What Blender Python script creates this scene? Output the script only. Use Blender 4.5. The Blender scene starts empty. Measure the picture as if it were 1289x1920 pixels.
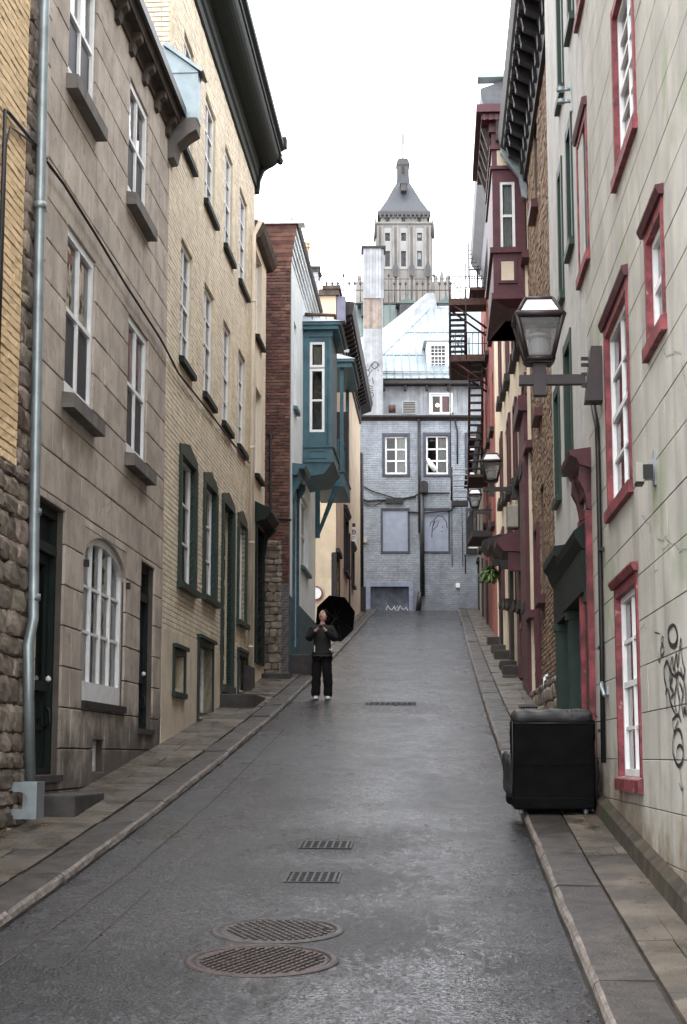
import bpy, bmesh, math, random
from mathutils import Matrix, Vector
random.seed(7)
R = random.Random(11)
sc = bpy.context.scene
COL = sc.collection
# ------------------------------------------------------------------ camera
FPX = 3050.0; PITCH = math.atan(458.0 / FPX)
cp, sp = math.cos(PITCH), math.sin(PITCH)
cam = bpy.data.cameras.new("camera"); camo = bpy.data.objects.new("camera", cam); COL.objects.link(camo)
cam.sensor_fit = 'VERTICAL'; cam.sensor_height = 36.0; cam.lens = 36.0 * FPX / 1920.0
camo.location = (0, 0, 0); camo.rotation_euler = (math.pi / 2 + PITCH, 0, 0)
cam.clip_start = 0.1; cam.clip_end = 3000
sc.camera = camo
sc.render.resolution_x = 687; sc.render.resolution_y = 1024
# ------------------------------------------------------------------ light (overcast)
SUN_EL, SUN_ROT = math.radians(62), math.radians(200)
w = bpy.data.worlds.new("World"); sc.world = w; w.use_nodes = True
nt = w.node_tree; nt.nodes.clear()
sky = nt.nodes.new('ShaderNodeTexSky'); sky.sky_type = 'NISHITA'; sky.sun_disc = False
sky.sun_elevation = SUN_EL; sky.sun_rotation = SUN_ROT
hs = nt.nodes.new('ShaderNodeHueSaturation'); hs.inputs['Saturation'].default_value = 0.15
mx = nt.nodes.new('ShaderNodeMixRGB'); mx.inputs[0].default_value = 0.85
mx.inputs[2].default_value = (21.0, 21.3, 22.3, 1)          # even cloud layer
bg = nt.nodes.new('ShaderNodeBackground'); bg.inputs[1].default_value = 0.10
wo = nt.nodes.new('ShaderNodeOutputWorld')
nt.links.new(sky.outputs[0], hs.inputs['Color']); nt.links.new(hs.outputs[0], mx.inputs[1])
nt.links.new(mx.outputs[0], bg.inputs[0]); nt.links.new(bg.outputs[0], wo.inputs[0])
sd = bpy.data.lights.new("sun", 'SUN'); sd.energy = 0.7; sd.angle = math.radians(25); sd.color = (1, .98, .95)
so = bpy.data.objects.new("sun", sd); COL.objects.link(so)
sdir = Vector((math.sin(SUN_ROT) * math.cos(SUN_EL), math.cos(SUN_ROT) * math.cos(SUN_EL), math.sin(SUN_EL)))
so.rotation_euler = sdir.to_track_quat('Z', 'Y').to_euler(); so.location = (0, 0, 60)
sc.view_settings.view_transform = 'Standard'; sc.view_settings.look = 'None'
sc.view_settings.gamma = 1.0; sc.view_settings.use_curve_mapping = False
sc.view_settings.exposure = 1.12
sc.cycles.max_bounces = 10; sc.cycles.diffuse_bounces = 6; sc.cycles.glossy_bounces = 4

# ------------------------------------------------------------------ materials
MATS = {}
def mat(name, c, rough=.8, var=.15, vs=3.0, bump=0.0, bs=40.0, rnd=0.0, streak=0.0, c2=None, metal=0.0,
        spec=.4, damp=None, c3=None, c3t=.62, c3s=2.0, rvar=0.0, hue=0.0):
    m = bpy.data.materials.new(name); m.use_nodes = True; t = m.node_tree; N = t.nodes; L = t.links
    b = N['Principled BSDF']; b.inputs['Roughness'].default_value = rough; b.inputs['Metallic'].default_value = metal
    b.inputs['Specular IOR Level'].default_value = spec
    geo = N.new('ShaderNodeNewGeometry')
    def noise(scale, det=5, vec=None, rg=.6):
        n = N.new('ShaderNodeTexNoise'); n.inputs['Scale'].default_value = scale; n.inputs['Detail'].default_value = det
        n.inputs['Roughness'].default_value = rg
        L.new(vec or geo.outputs['Position'], n.inputs['Vector']); return n
    def math_(op, a, bb=None, clamp=False):
        n = N.new('ShaderNodeMath'); n.operation = op; n.use_clamp = clamp
        for i, v in enumerate((a, bb)):
            if v is None: continue
            if isinstance(v, (int, float)): n.inputs[i].default_value = v
            else: L.new(v, n.inputs[i])
        return n.outputs[0]
    def ramp(v, a, bb, o0=0., o1=1.):
        n = N.new('ShaderNodeMapRange'); n.inputs[1].default_value = a; n.inputs[2].default_value = bb
        n.inputs[3].default_value = o0; n.inputs[4].default_value = o1; n.interpolation_type = 'SMOOTHSTEP'
        L.new(v, n.inputs[0]); return n.outputs[0]
    def mix(f, a, bb, mode='MIX'):
        n = N.new('ShaderNodeMixRGB'); n.blend_type = mode
        for i, v in enumerate((f, a, bb)):
            if isinstance(v, (int, float)): n.inputs[i].default_value = v
            elif isinstance(v, tuple): n.inputs[i].default_value = (*v[:3], 1)
            else: L.new(v, n.inputs[i])
        return n.outputs[0]
    c2 = c2 or tuple(x * (1 - var * 1.6) for x in c); ca = tuple(min(1, x * (1 + var * .6)) for x in c)
    n1 = noise(vs, 7)
    col = mix(ramp(n1.outputs[0], .3, .7), c2, ca)
    if c3 is not None:
        n3 = noise(c3s, 6); col = mix(ramp(n3.outputs[0], c3t, c3t + .07), col, c3)
    if rnd:
        oi = N.new('ShaderNodeObjectInfo')
        r = math_('FRACT', math_('ADD', oi.outputs['Random'], geo.outputs['Random Per Island']))
        v = math_('ADD', math_('MULTIPLY', r, 2 * rnd), 1 - rnd)
        cc = N.new('ShaderNodeCombineColor'); L.new(v, cc.inputs[0]); L.new(v, cc.inputs[1]); L.new(v, cc.inputs[2])
        col = mix(1.0, col, cc.outputs[0], 'MULTIPLY')
        if hue:
            h = N.new('ShaderNodeHueSaturation'); L.new(col, h.inputs['Color'])
            r2 = math_('FRACT', math_('MULTIPLY', r, 7.31))
            L.new(math_('ADD', math_('MULTIPLY', r2, 2 * hue), .5 - hue), h.inputs['Hue']); col = h.outputs[0]
    if streak:
        mp = N.new('ShaderNodeMapping'); mp.inputs['Scale'].default_value = (2.8, 2.8, .38); L.new(geo.outputs['Position'], mp.inputs[0])
        n2 = noise(1.0, 6, mp.outputs[0])
        col = mix(math_('MULTIPLY', ramp(n2.outputs[0], .48, .72), streak), col, tuple(x * .35 for x in c))
    if damp:                                   # rising damp and soot: follows the sloping pavement, ragged upper edge
        zbase, zslope, hgt, dcol, dstr = damp
        sx = N.new('ShaderNodeSeparateXYZ'); L.new(geo.outputs['Position'], sx.inputs[0])
        yy = sx.outputs[1]
        g = math_('ADD', math_('MULTIPLY', yy, zslope), zbase)
        hh = math_('SUBTRACT', sx.outputs[2], g)
        n4 = noise(1.6, 8, rg=.7)
        hh = math_('ADD', hh, math_('MULTIPLY', math_('SUBTRACT', n4.outputs[0], .5), hgt * 2.6))
        col = mix(math_('MULTIPLY', ramp(hh, hgt, 0.0), dstr), col, dcol)
    L.new(col, b.inputs['Base Color'])
    if rvar:
        n5 = noise(vs * .7, 4)
        L.new(ramp(n5.outputs[0], .3, .7, max(.03, rough - rvar), min(1, rough + rvar)), b.inputs['Roughness'])
    if bump:
        n6 = noise(bs, 5); bm_ = N.new('ShaderNodeBump'); bm_.inputs['Strength'].default_value = bump
        bm_.inputs['Distance'].default_value = .01
        L.new(n6.outputs[0], bm_.inputs['Height']); L.new(bm_.outputs[0], b.inputs['Normal'])
    MATS[name] = m; return m

def glass_mat():
    m = bpy.data.materials.new("window_glass"); m.use_nodes = True; t = m.node_tree; N = t.nodes; L = t.links
    N.clear(); o = N.new('ShaderNodeOutputMaterial'); mxs = N.new('ShaderNodeMixShader'); gl = N.new('ShaderNodeBsdfGlossy')
    tr = N.new('ShaderNodeBsdfTransparent'); fr = N.new('ShaderNodeFresnel'); fr.inputs[0].default_value = 1.55
    gl.inputs['Roughness'].default_value = .02; tr.inputs[0].default_value = (.75, .8, .8, 1)
    nz = N.new('ShaderNodeTexNoise'); nz.inputs['Scale'].default_value = 2.5; g = N.new('ShaderNodeNewGeometry')
    L.new(g.outputs['Position'], nz.inputs['Vector'])
    bu = N.new('ShaderNodeBump'); bu.inputs['Strength'].default_value = .12; bu.inputs['Distance'].default_value = .02
    L.new(nz.outputs[0], bu.inputs['Height']); L.new(bu.outputs[0], gl.inputs['Normal'])
    L.new(fr.outputs[0], mxs.inputs[0]); L.new(tr.outputs[0], mxs.inputs[1]); L.new(gl.outputs[0], mxs.inputs[2])
    L.new(mxs.outputs[0], o.inputs[0]); return m
GLASS = glass_mat()

HALO = [(-.1, 10.5, .8), (-.05, 14.6, .75), (-.2, 12.7, .75), (.9, 29.8, 1.1), (.9, 36.5, .5), (1.15, 9.7, .3), (-1.5, 9.2, 1.0)]
def road_mat():
    m = bpy.data.materials.new("wet_asphalt"); m.use_nodes = True; t = m.node_tree; N = t.nodes; L = t.links
    b = N['Principled BSDF']; geo = N.new('ShaderNodeNewGeometry')
    def nz(s, d, r=.6, sc=None):
        n = N.new('ShaderNodeTexNoise'); n.inputs['Scale'].default_value = s; n.inputs['Detail'].default_value = d; n.inputs['Roughness'].default_value = r
        if sc:
            mp = N.new('ShaderNodeMapping'); mp.inputs['Scale'].default_value = sc; L.new(geo.outputs['Position'], mp.inputs[0]); L.new(mp.outputs[0], n.inputs['Vector'])
        else: L.new(geo.outputs['Position'], n.inputs['Vector'])
        return n.outputs[0]
    def mr(v, a, bb, c, d):
        n = N.new('ShaderNodeMapRange'); n.interpolation_type = 'SMOOTHSTEP'
        for i, q in enumerate((a, bb, c, d)): n.inputs[i + 1].default_value = q
        L.new(v, n.inputs[0]); return n.outputs[0]
    def mul(a, bb):
        n = N.new('ShaderNodeMath'); n.operation = 'MULTIPLY'; L.new(a, n.inputs[0])
        if isinstance(bb, float): n.inputs[1].default_value = bb
        else: L.new(bb, n.inputs[1])
        return n.outputs[0]
    vor = N.new('ShaderNodeTexVoronoi'); vor.inputs['Scale'].default_value = 48; L.new(geo.outputs['Position'], vor.inputs['Vector'])
    fine = nz(110, 3, .7); big = nz(.55, 5, .65, (1, .55, 1)); mid = nz(5.0, 6, .7, (1, .6, 1))
    grain = nz(44, 3, .6)
    rip = nz(3.2, 5, .7, (.5, 2.2, 1))
    # colour of stones and binder
    cr = N.new('ShaderNodeMixRGB'); cr.inputs[1].default_value = (.004, .004, .005, 1); cr.inputs[2].default_value = (.048, .049, .055, 1)
    L.new(mr(vor.outputs['Color'], .3, .9, 0, 1), cr.inputs[0])
    cr2 = N.new('ShaderNodeMixRGB'); cr2.blend_type = 'MULTIPLY'; cr2.inputs[0].default_value = .6
    L.new(cr.outputs[0], cr2.inputs[1]); L.new(mr(mid, .3, .7, .45, 1.3), cr2.inputs[2])
    L.new(cr2.outputs[0], b.inputs['Base Color'])
    ro = N.new('ShaderNodeMath'); ro.operation = 'ADD'; L.new(mr(big, .38, .62, .16, .36), ro.inputs[0]); L.new(mr(mid, .3, .7, 0, .14), ro.inputs[1])
    L.new(ro.outputs[0], b.inputs['Roughness']); b.inputs['Specular IOR Level'].default_value = .5
    b1 = N.new('ShaderNodeBump'); b1.inputs['Strength'].default_value = 1.0; b1.inputs['Distance'].default_value = .006
    s = N.new('ShaderNodeMath'); s.operation = 'ADD'; L.new(vor.outputs['Distance'], s.inputs[0]); L.new(fine, s.inputs[1])
    L.new(s.outputs[0], b1.inputs['Height'])
    b2 = N.new('ShaderNodeBump'); b2.inputs['Strength'].default_value = .5; b2.inputs['Distance'].default_value = .012
    L.new(rip, b2.inputs['Height']); L.new(b2.outputs[0], b1.inputs['Normal']); L.new(b1.outputs[0], b.inputs['Normal'])
    b3 = N.new('ShaderNodeBump'); b3.inputs['Strength'].default_value = .8; b3.inputs['Distance'].default_value = .006
    L.new(grain, b3.inputs['Height']); L.new(b2.outputs[0], b3.inputs['Normal']); L.new(b3.outputs[0], b.inputs['Coat Normal'])
    wet = nz(14, 7, .75, (1, .35, 1)); ad = N.new('ShaderNodeMath'); ad.operation = 'ADD'; L.new(mr(wet, .3, .7, 0, .45), ad.inputs[0]); L.new(mr(big, .35, .65, .4, -.1), ad.inputs[1])
    pat = nz(1.5, 6, .7, (1, .55, 1)); cw_ = mul(mr(pat, .36, .56, .35, 1.0), 1.0)
    for (hx, hy, hr) in HALO:
        vm = N.new('ShaderNodeVectorMath'); vm.operation = 'DISTANCE'; L.new(geo.outputs['Position'], vm.inputs[0]); vm.inputs[1].default_value = (hx, hy, 0)
        # distance in plan only
        sp_ = N.new('ShaderNodeSeparateXYZ'); L.new(geo.outputs['Position'], sp_.inputs[0]); cb_ = N.new('ShaderNodeCombineXYZ'); L.new(sp_.outputs[0], cb_.inputs[0]); L.new(sp_.outputs[1], cb_.inputs[1]); L.new(cb_.outputs[0], vm.inputs[0])
        aa = N.new('ShaderNodeMath'); aa.operation = 'ADD'; L.new(vm.outputs['Value'], aa.inputs[0]); L.new(mr(wet, .2, .8, -.55, .55), aa.inputs[1])
        cw_ = mul(cw_, mr(aa.outputs[0], hr * .6, hr * 1.5, .04, 1.0))
    cr3 = N.new('ShaderNodeMixRGB'); cr3.blend_type = 'MULTIPLY'; cr3.inputs[0].default_value = .75; L.new(cr2.outputs[0], cr3.inputs[1]); L.new(mr(cw_, 0, .5, .3, 1.0), cr3.inputs[2]); L.new(cr3.outputs[0], b.inputs['Base Color'])
    L.new(mul(cw_, mul(mr(ad.outputs[0], .0, .75, .5, 1.0), mr(grain, .42, .56, .04, 1.0))), b.inputs['Coat Weight']); b.inputs['Coat Roughness'].default_value = .09; b.inputs['Coat IOR'].default_value = 1.75
    return m
ROAD = road_mat()

YEL = mat('yellow_painted_brick', (.75, .655, .50), .75, .1, 2.5, .25, 60, rnd=.07, streak=.16)
YMO = mat('yellow_mortar', (.55, .48, .34), .9, .1)
YST = mat('yellow_stucco', (.68, .585, .45), .85, .12, 1.5, .3, 30, streak=.22)
ORB = mat('orange_painted_brick', (.74, .55, .33), .75, .1, 2.5, .2, 60, rnd=.08)
GST = mat('grey_brown_sandstone', (.47, .405, .34), .85, .16, 2.6, .7, 35, rnd=.12, streak=.30, c3=(.36, .305, .25), c3t=.57, c3s=4.5, damp=(-2.0, .098, 1.0, (.05, .04, .034), .85))
GMO = mat('dark_stone_joint', (.10, .085, .07), .95, .2)
SIL = mat('grey_stone_sill', (.16, .145, .13), .85, .2, 4, .4, 50, streak=.3)
RUB = mat('rubble_stone', (.25, .205, .165), .9, .3, 5, .8, 25, rnd=.30, hue=.02, c3=(.10, .07, .05), c3t=.56)
RUBM = mat('rubble_mortar', (.11, .095, .08), .95, .25, 6, .6, 30)
REDB = mat('old_red_brick', (.155, .072, .055), .85, .25, 5, .5, 50, rnd=.42, hue=.015)
REDM = mat('red_brick_mortar', (.13, .095, .08), .95, .2, 6, .4, 50)
BRB = mat('brown_buff_brick', (.27, .18, .115), .85, .25, 5, .5, 50, rnd=.35, hue=.02, streak=.3)
BLB = mat('blue_grey_painted_brick', (.30, .33, .36), .7, .12, 1.2, .3, 50, rnd=.13, streak=.32, c3=(.20, .11, .08), c3t=.70, c3s=1.3, damp=(6.4, 0.0, 1.6, (.13, .14, .16), .55))
BLM = mat('blue_grey_mortar', (.15, .18, .235), .9, .1)
BWH = mat('pale_blue_stucco', (.66, .72, .75), .85, .08, 2, .9, 14, streak=.15)
TEAL = mat('teal_painted_wood', (.042, .115, .145), .45, .2, 3, .1, 60, streak=.2)
TEALD = mat('dark_teal_plinth', (.025, .085, .11), .6, .35, 4, .5, 20, streak=.4, c3=(.012, .03, .04), c3t=.55, c3s=3)
CRM = mat('cream_stucco', (.60, .49, .35), .85, .12, 1.3, .3, 25, streak=.22)
R1S = mat('grey_green_scored_stucco', (.46, .44, .385), .85, .13, 1.3, .35, 35, rnd=.04, streak=.42, damp=(-2.0, .098, .75, (.15, .105, .055), .85), c3=(.34, .36, .26), c3t=.60, c3s=.7)
R1J = mat('stucco_joint', (.13, .125, .11), .9)
PINK = mat('worn_pink_red_paint', (.235, .05, .058), .6, .4, 7, .3, 40, c3=(.36, .22, .2), c3t=.63, streak=.3, c3s=9)
BURG = mat('burgundy_paint', (.085, .020, .028), .5, .2, 4)
GRN = mat('dark_green_paint', (.009, .030, .019), .5, .2, 4, .05, 60)
GRN2 = mat('black_green_paint', (.006, .014, .012), .6, .2, 4, spec=.25)
WHT = mat('white_painted_wood', (.80, .80, .79), .5, .07, 5)
BRD = mat('weathered_white_boards', (.29, .305, .32), .7, .15, 2, .2, 30, rnd=.10, streak=.4)
BRD2 = mat('weathered_brown_boards', (.24, .20, .17), .8, .2, 3, .2, 30, rnd=.2, streak=.5)
BLKB = mat('black_brown_wood', (.022, .018, .017), .6, .3, 5, .2, 40)
SOF = mat('dark_brown_eave', (.075, .055, .043), .75, .3, 4, .3, 30)
GALV = mat('galvanised_metal', (.33, .38, .39), .42, .15, 5, metal=.6, streak=.2)
ZINC = mat('zinc_flashing', (.30, .36, .38), .45, .12, 3, metal=.5)
IRON = mat('black_iron', (.014, .013, .014), .45, .3, 6)
RUST = mat('rusty_iron', (.06, .024, .016), .7, .4, 8, .3, 50)
LAMPM = mat('brown_lamp_metal', (.035, .025, .026), .45, .15, 8)
CONC = mat('dark_concrete', (.05, .045, .042), .7, .3, 4, .4, 40)
SLAB = mat('wet_paving_slab', (.100, .082, .061), .425, .25, 2.5, .5, 55, rnd=.22, rvar=.2, c3=(.045, .037, .030), c3t=.54, c3s=1.7)
KERB = mat('granite_kerbstone', (.046, .039, .034), .45, .3, 6, .6, 45, rnd=.22, rvar=.12)
KEDGE = mat('worn_kerb_edge', (.17, .145, .125), .6, .35, 14, .5, 60)
SLJ = mat('pavement_bed', (.045, .037, .03), .9, .2)
ROOFB = mat('blue_white_tin_roof', (.36, .395, .42), .45, .14, .8, metal=.1, streak=.3)
ROOFT = mat('teal_tin_roof', (.245, .30, .325), .45, .14, .8, metal=.1, streak=.3)
COPP = mat('green_copper_roof', (.10, .13, .12), .7, .1, .6, streak=.2)
SLATE = mat('lead_grey_roof', (.055, .06, .068), .6, .1, .2, streak=.3)
TST = mat('tower_limestone', (.215, .205, .19), .85, .16, .25, streak=.35)
TSTD = mat('tower_dark_stone', (.085, .083, .083), .85, .16, .4)
TSTL = mat('tower_pale_panel', (.28, .275, .27), .85, .08, .3)
BLKF = mat('black_upholstery', (.0035, .0035, .004), .9, .2, 6, .15, 80, spec=.12)
BLKL = mat('black_leather', (.024, .023, .025), .5, .2, 9, .15, 60)
GRAF = mat('black_spray_paint', (.018, .018, .02), .6, .2)
WGRAF = mat('white_spray_paint', (.6, .6, .62), .6, .2)
CRACK = mat('stucco_crack', (.17, .16, .14), .9)
CURT = mat('lace_curtain', (.62, .62, .60), .9, .1, 8)
CURT2 = mat('beige_blind', (.50, .46, .36), .9, .1, 4)
SCRN = mat('dark_insect_screen', (.022, .024, .03), .55, .1)
SKIN = mat('skin', (.56, .34, .27), .5, .1, 20)
HAIR = mat('black_hair', (.006, .004, .004), .8, spec=.1)
JACK = mat('charcoal_jacket', (.014, .015, .015), .8, .2, 8)
TROU = mat('black_trousers', (.003, .003, .0035), .95, .2, 8)
SHOE = mat('white_shoes', (.6, .59, .56), .6, .1)
UMB = mat('black_umbrella_cloth', (.0025, .0025, .003), .95, .1, spec=.1)
LEAF = mat('fern_leaf', (.09, .16, .035), .6, .3, 20, rnd=.4)
MANH = mat('rusty_cast_iron', (.036, .023, .020), .5, .4, 12, .3, 90)
MANH2 = mat('grey_cast_iron', (.045, .036, .034), .5, .4, 12, .3, 90)
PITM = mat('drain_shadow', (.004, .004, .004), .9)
POT = mat('buff_chimney_pot', (.45, .35, .20), .8, .15, 6)
LILAC = mat('lilac_paint', (.15, .15, .20), .7)
BEIG = mat('beige_meter_box', (.34, .32, .28), .6, .1)
WARM = mat('burgundy_curtain', (.28, .02, .04), .8)
def frosted():
    m = mat('frosted_lamp_glass', (.30, .30, .30), .18, .3, 6); t = m.node_tree; b = t.nodes['Principled BSDF']
    tr = t.nodes.new('ShaderNodeBsdfTransparent'); tr.inputs[0].default_value = (.8, .8, .8, 1); mx_ = t.nodes.new('ShaderNodeMixShader'); mx_.inputs[0].default_value = .55
    t.links.new(b.outputs[0], mx_.inputs[1]); t.links.new(tr.outputs[0], mx_.inputs[2]); t.links.new(mx_.outputs[0], t.nodes['Material Output'].inputs[0]); return m
FROST = frosted()
def emis(name, c, s):
    m = bpy.data.materials.new(name); m.use_nodes = True; b = m.node_tree.nodes['Principled BSDF']
    b.inputs['Emission Color'].default_value = (*c, 1); b.inputs['Emission Strength'].default_value = s; return m
BULB = emis('lit_bulb', (1, .72, .4), 6)

# ------------------------------------------------------------------ frames and meshes
def ray(x, y):
    a = x - 644.5; b = 960 - y
    return (a, FPX * cp - b * sp, FPX * sp + b * cp)
class Frame:
    """a vertical plane: u runs along it, n sticks out of it, z is up"""
    def __init__(s, ox, oy, ang, sgn):
        s.o = (ox, oy); s.ang = ang; s.sgn = sgn; s.d = (math.cos(ang), math.sin(ang)); s.N = (-sgn * s.d[1], sgn * s.d[0])
    def w(s, u, n, z): return (s.o[0] + u * s.d[0] + n * s.N[0], s.o[1] + u * s.d[1] + n * s.N[1], z)
    def px(s, x, y, n=0.0):
        r = ray(x, y); dn = r[0] * s.N[0] + r[1] * s.N[1]; on = s.o[0] * s.N[0] + s.o[1] * s.N[1]
        t = (n + on) / dn; P = (r[0] * t, r[1] * t)
        return ((P[0] - s.o[0]) * s.d[0] + (P[1] - s.o[1]) * s.d[1], r[2] * t)
    def face_u(s, u, side):          # facing frame standing at u on this wall; +u of it goes to the right
        o = s.w(u, 0, 0); a = s.ang - math.pi / 2
        return Frame(o[0], o[1], a, -1)
def wallframe(A, d, sgn): return Frame(A, 0, math.atan2(1, d), sgn)
def facing(Y): return Frame(0, Y, 0, -1)
WORLD = Frame(0, 0, 0, 1)

class MB:
    def __init__(s, F=WORLD): s.F = F; s.v = []; s.f = []; s.mi = []; s.sm = []
    def add(s, vs, fs, mi=0, smooth=False):
        k = len(s.v); s.v += [s.F.w(*p) for p in vs]
        for f in fs:
            s.f.append([k + i for i in (f if s.F.sgn > 0 else reversed(f))]); s.mi.append(mi); s.sm.append(smooth)
        return s
    def box(s, u0, u1, n0, n1, z0, z1, mi=0):
        return s.add([(u0, n0, z0), (u1, n0, z0), (u1, n1, z0), (u0, n1, z0), (u0, n0, z1), (u1, n0, z1), (u1, n1, z1), (u0, n1, z1)],
              [(0, 3, 2, 1), (4, 5, 6, 7), (0, 1, 5, 4), (1, 2, 6, 5), (2, 3, 7, 6), (3, 0, 4, 7)], mi)
    def hexa(s, bot, top, mi=0): return s.add(list(bot) + list(top), [(0, 3, 2, 1), (4, 5, 6, 7), (0, 1, 5, 4), (1, 2, 6, 5), (2, 3, 7, 6), (3, 0, 4, 7)], mi)
    def brick(s, u0, u1, n0, n1, z0, z1, c=.006, c2mi=0):
        """block with a chamfered front, no back"""
        V = [(u0, n0, z0), (u1, n0, z0), (u1, n0, z1), (u0, n0, z1)]
        V += [(u0, n1 - c, z0), (u1, n1 - c, z0), (u1, n1 - c, z1), (u0, n1 - c, z1)]
        V += [(u0 + c, n1, z0 + c), (u1 - c, n1, z0 + c), (u1 - c, n1, z1 - c), (u0 + c, n1, z1 - c)]
        F_ = [(11, 10, 9, 8)]
        for a in range(4):
            b = (a + 1) % 4; F_ += [(4 + a, 4 + b, b, a)[::1], (8 + a, 8 + b, 4 + b, 4 + a)]
        return s.add(V, F_)
    def prof(s, pts, u0, u1, mi=0, cap=True):
        """profile of (n,z) points swept along u"""
        k = len(pts); V = [(u0, n, z) for n, z in pts] + [(u1, n, z) for n, z in pts]
        F_ = [(i, (i + 1) % k, k + (i + 1) % k, k + i) for i in range(k)]
        if cap: F_ += [tuple(range(k - 1, -1, -1)), tuple(range(k, 2 * k))]
        return s.add(V, F_, mi)
    def plate(s, pts, n0, n1, mi=0):
        """outline of (u,z) points given thickness from n0 to n1"""
        k = len(pts); V = [(u, n0, z) for u, z in pts] + [(u, n1, z) for u, z in pts]
        F_ = [(i, (i + 1) % k, k + (i + 1) % k, k + i) for i in range(k)] + [tuple(range(k - 1, -1, -1)), tuple(range(k, 2 * k))]
        return s.add(V, F_, mi)
    def tube(s, path, r, seg=8, mi=0, cap=True):
        P = [Vector(p) for p in path]; V = []; F_ = []; D0 = P[-1] - P[0]; ref = Vector((.37, .93, 0)) if abs(D0.z) > .6 * D0.length else Vector((0, 0, 1))
        for i, p in enumerate(P):
            t = (P[min(i + 1, len(P) - 1)] - P[max(i - 1, 0)]).normalized()
            a = t.cross(ref);
            if a.length < .05: a = t.cross(Vector((.9, .1, .4)))
            a.normalize(); b = t.cross(a); rr = r[i] if isinstance(r, (list, tuple)) else r
            for k in range(seg):
                q = 2 * math.pi * k / seg; V.append(tuple(p + a * rr * math.cos(q) + b * rr * math.sin(q)))
        for i in range(len(P) - 1):
            for k in range(seg):
                F_.append((i * seg + k, i * seg + (k + 1) % seg, (i + 1) * seg + (k + 1) % seg, (i + 1) * seg + k))
        if cap: F_ += [tuple(range(seg - 1, -1, -1)), tuple((len(P) - 1) * seg + k for k in range(seg))]
        return s.add(V, F_, mi, True)
    def bar(s, a, b, w_, mi=0): return s.tube([a, b], w_ / 1.3, 4, mi)
    def lathe(s, cu, cn, prof, seg=12, mi=0):
        V = []; F_ = []
        for (r, z) in prof:
            for k in range(seg):
                q = 2 * math.pi * k / seg; V.append((cu + r * math.cos(q), cn + r * math.sin(q), z))
        m = len(prof)
        for i in range(m - 1):
            for k in range(seg): F_.append((i * seg + k, i * seg + (k + 1) % seg, (i + 1) * seg + (k + 1) % seg, (i + 1) * seg + k))
        F_ += [tuple(range(seg - 1, -1, -1)), tuple((m - 1) * seg + k for k in range(seg))]
        return s.add(V, F_, mi)
    def frame(s, u0, u1, z0, z1, n0, n1, wl, wr=None, wb=None, wt=None, mi=0):
        wr = wl if wr is None else wr; wb = wl if wb is None else wb; wt = wl if wt is None else wt
        s.box(u0, u0 + wl, n0, n1, z0, z1, mi); s.box(u1 - wr, u1, n0, n1, z0, z1, mi)
        s.box(u0 + wl, u1 - wr, n0, n1, z0, z0 + wb, mi); s.box(u0 + wl, u1 - wr, n0, n1, z1 - wt, z1, mi); return s
    def ribbon(s, pts, w_, n, mi=0):
        """flat stroke on the wall through (u,z) points"""
        V = []; m = len(pts)
        for i, (u, z) in enumerate(pts):
            a = pts[max(i - 1, 0)]; b = pts[min(i + 1, m - 1)]; du, dz = b[0] - a[0], b[1] - a[1]; l = math.hypot(du, dz) or 1
            ww = w_[i] if isinstance(w_, list) else w_
            V += [(u - dz / l * ww / 2, n, z + du / l * ww / 2), (u + dz / l * ww / 2, n, z - du / l * ww / 2)]
        return s.add(V, [(2 * i, 2 * i + 2, 2 * i + 3, 2 * i + 1) for i in range(m - 1)], mi)

def mesh_obj(name, V, Fc, mats, mi=None, sm=None):
    me = bpy.data.meshes.new(name); me.from_pydata(V, [], Fc)
    for m in (mats if isinstance(mats, (list, tuple)) else [mats]): me.materials.append(m)
    if mi and any(mi): me.polygons.foreach_set('material_index', mi)
    if sm and any(sm): me.polygons.foreach_set('use_smooth', sm)
    me.update()
    o = bpy.data.objects.new(name, me); COL.objects.link(o); return o
class Thing:
    def __init__(s, name, label, cat, F, u, n, z, group=None, kind=None):
        s.o = bpy.data.objects.new(name, None); COL.objects.link(s.o); s.F = F
        p = F.w(u, n, z); s.o.location = p; s.o.rotation_euler = (0, 0, F.ang); s.o.empty_display_size = .3
        s.inv = (Matrix.Translation(p) @ Matrix.Rotation(F.ang, 4, 'Z')).inverted()
        if kind: s.o['kind'] = kind
        else: s.o['label'] = label; s.o['category'] = cat
        if group: s.o['group'] = group
    def part(s, name, mb, mats, parent=None, label=None, kind=None):
        V = [tuple(s.inv @ Vector(v)) for v in mb.v]
        o = mesh_obj(name, V, mb.f, mats, mb.mi, mb.sm); o.parent = parent or s.o
        if label: o['label'] = label
        if kind: o['kind'] = kind
        return o
    def place(s, name, me, F, u, n, z, parent=None, scale=(1, 1, 1)):
        """a shared piece mesh put at (u,n,z)"""
        o = bpy.data.objects.new(name, me); COL.objects.link(o); o.parent = parent or s.o
        o.location = s.inv @ Vector(F.w(u, n, z)); o.rotation_euler = (0, 0, F.ang - s.F.ang); o.scale = scale
        return o
def struct(name, mb, mats):
    o = mesh_obj(name, mb.v, mb.f, mats, mb.mi, mb.sm); o['kind'] = 'structure'; return o
def single(name, mb, mats, label, cat, group=None):
    o = mesh_obj(name, mb.v, mb.f, mats, mb.mi, mb.sm); V = [v.co for v in o.data.vertices]
    c = Vector((sum(v.x for v in V) / len(V), sum(v.y for v in V) / len(V), min(v.z for v in V)))
    o.data.transform(Matrix.Translation(-c)); o.location = c
    o['label'] = label; o['category'] = cat
    if group: o['group'] = group
    return o
def copy_tree(o, parent=None):
    c = o.copy(); COL.objects.link(c); c.parent = parent
    for ch in list(o.children): copy_tree(ch, c)
    return c

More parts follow.
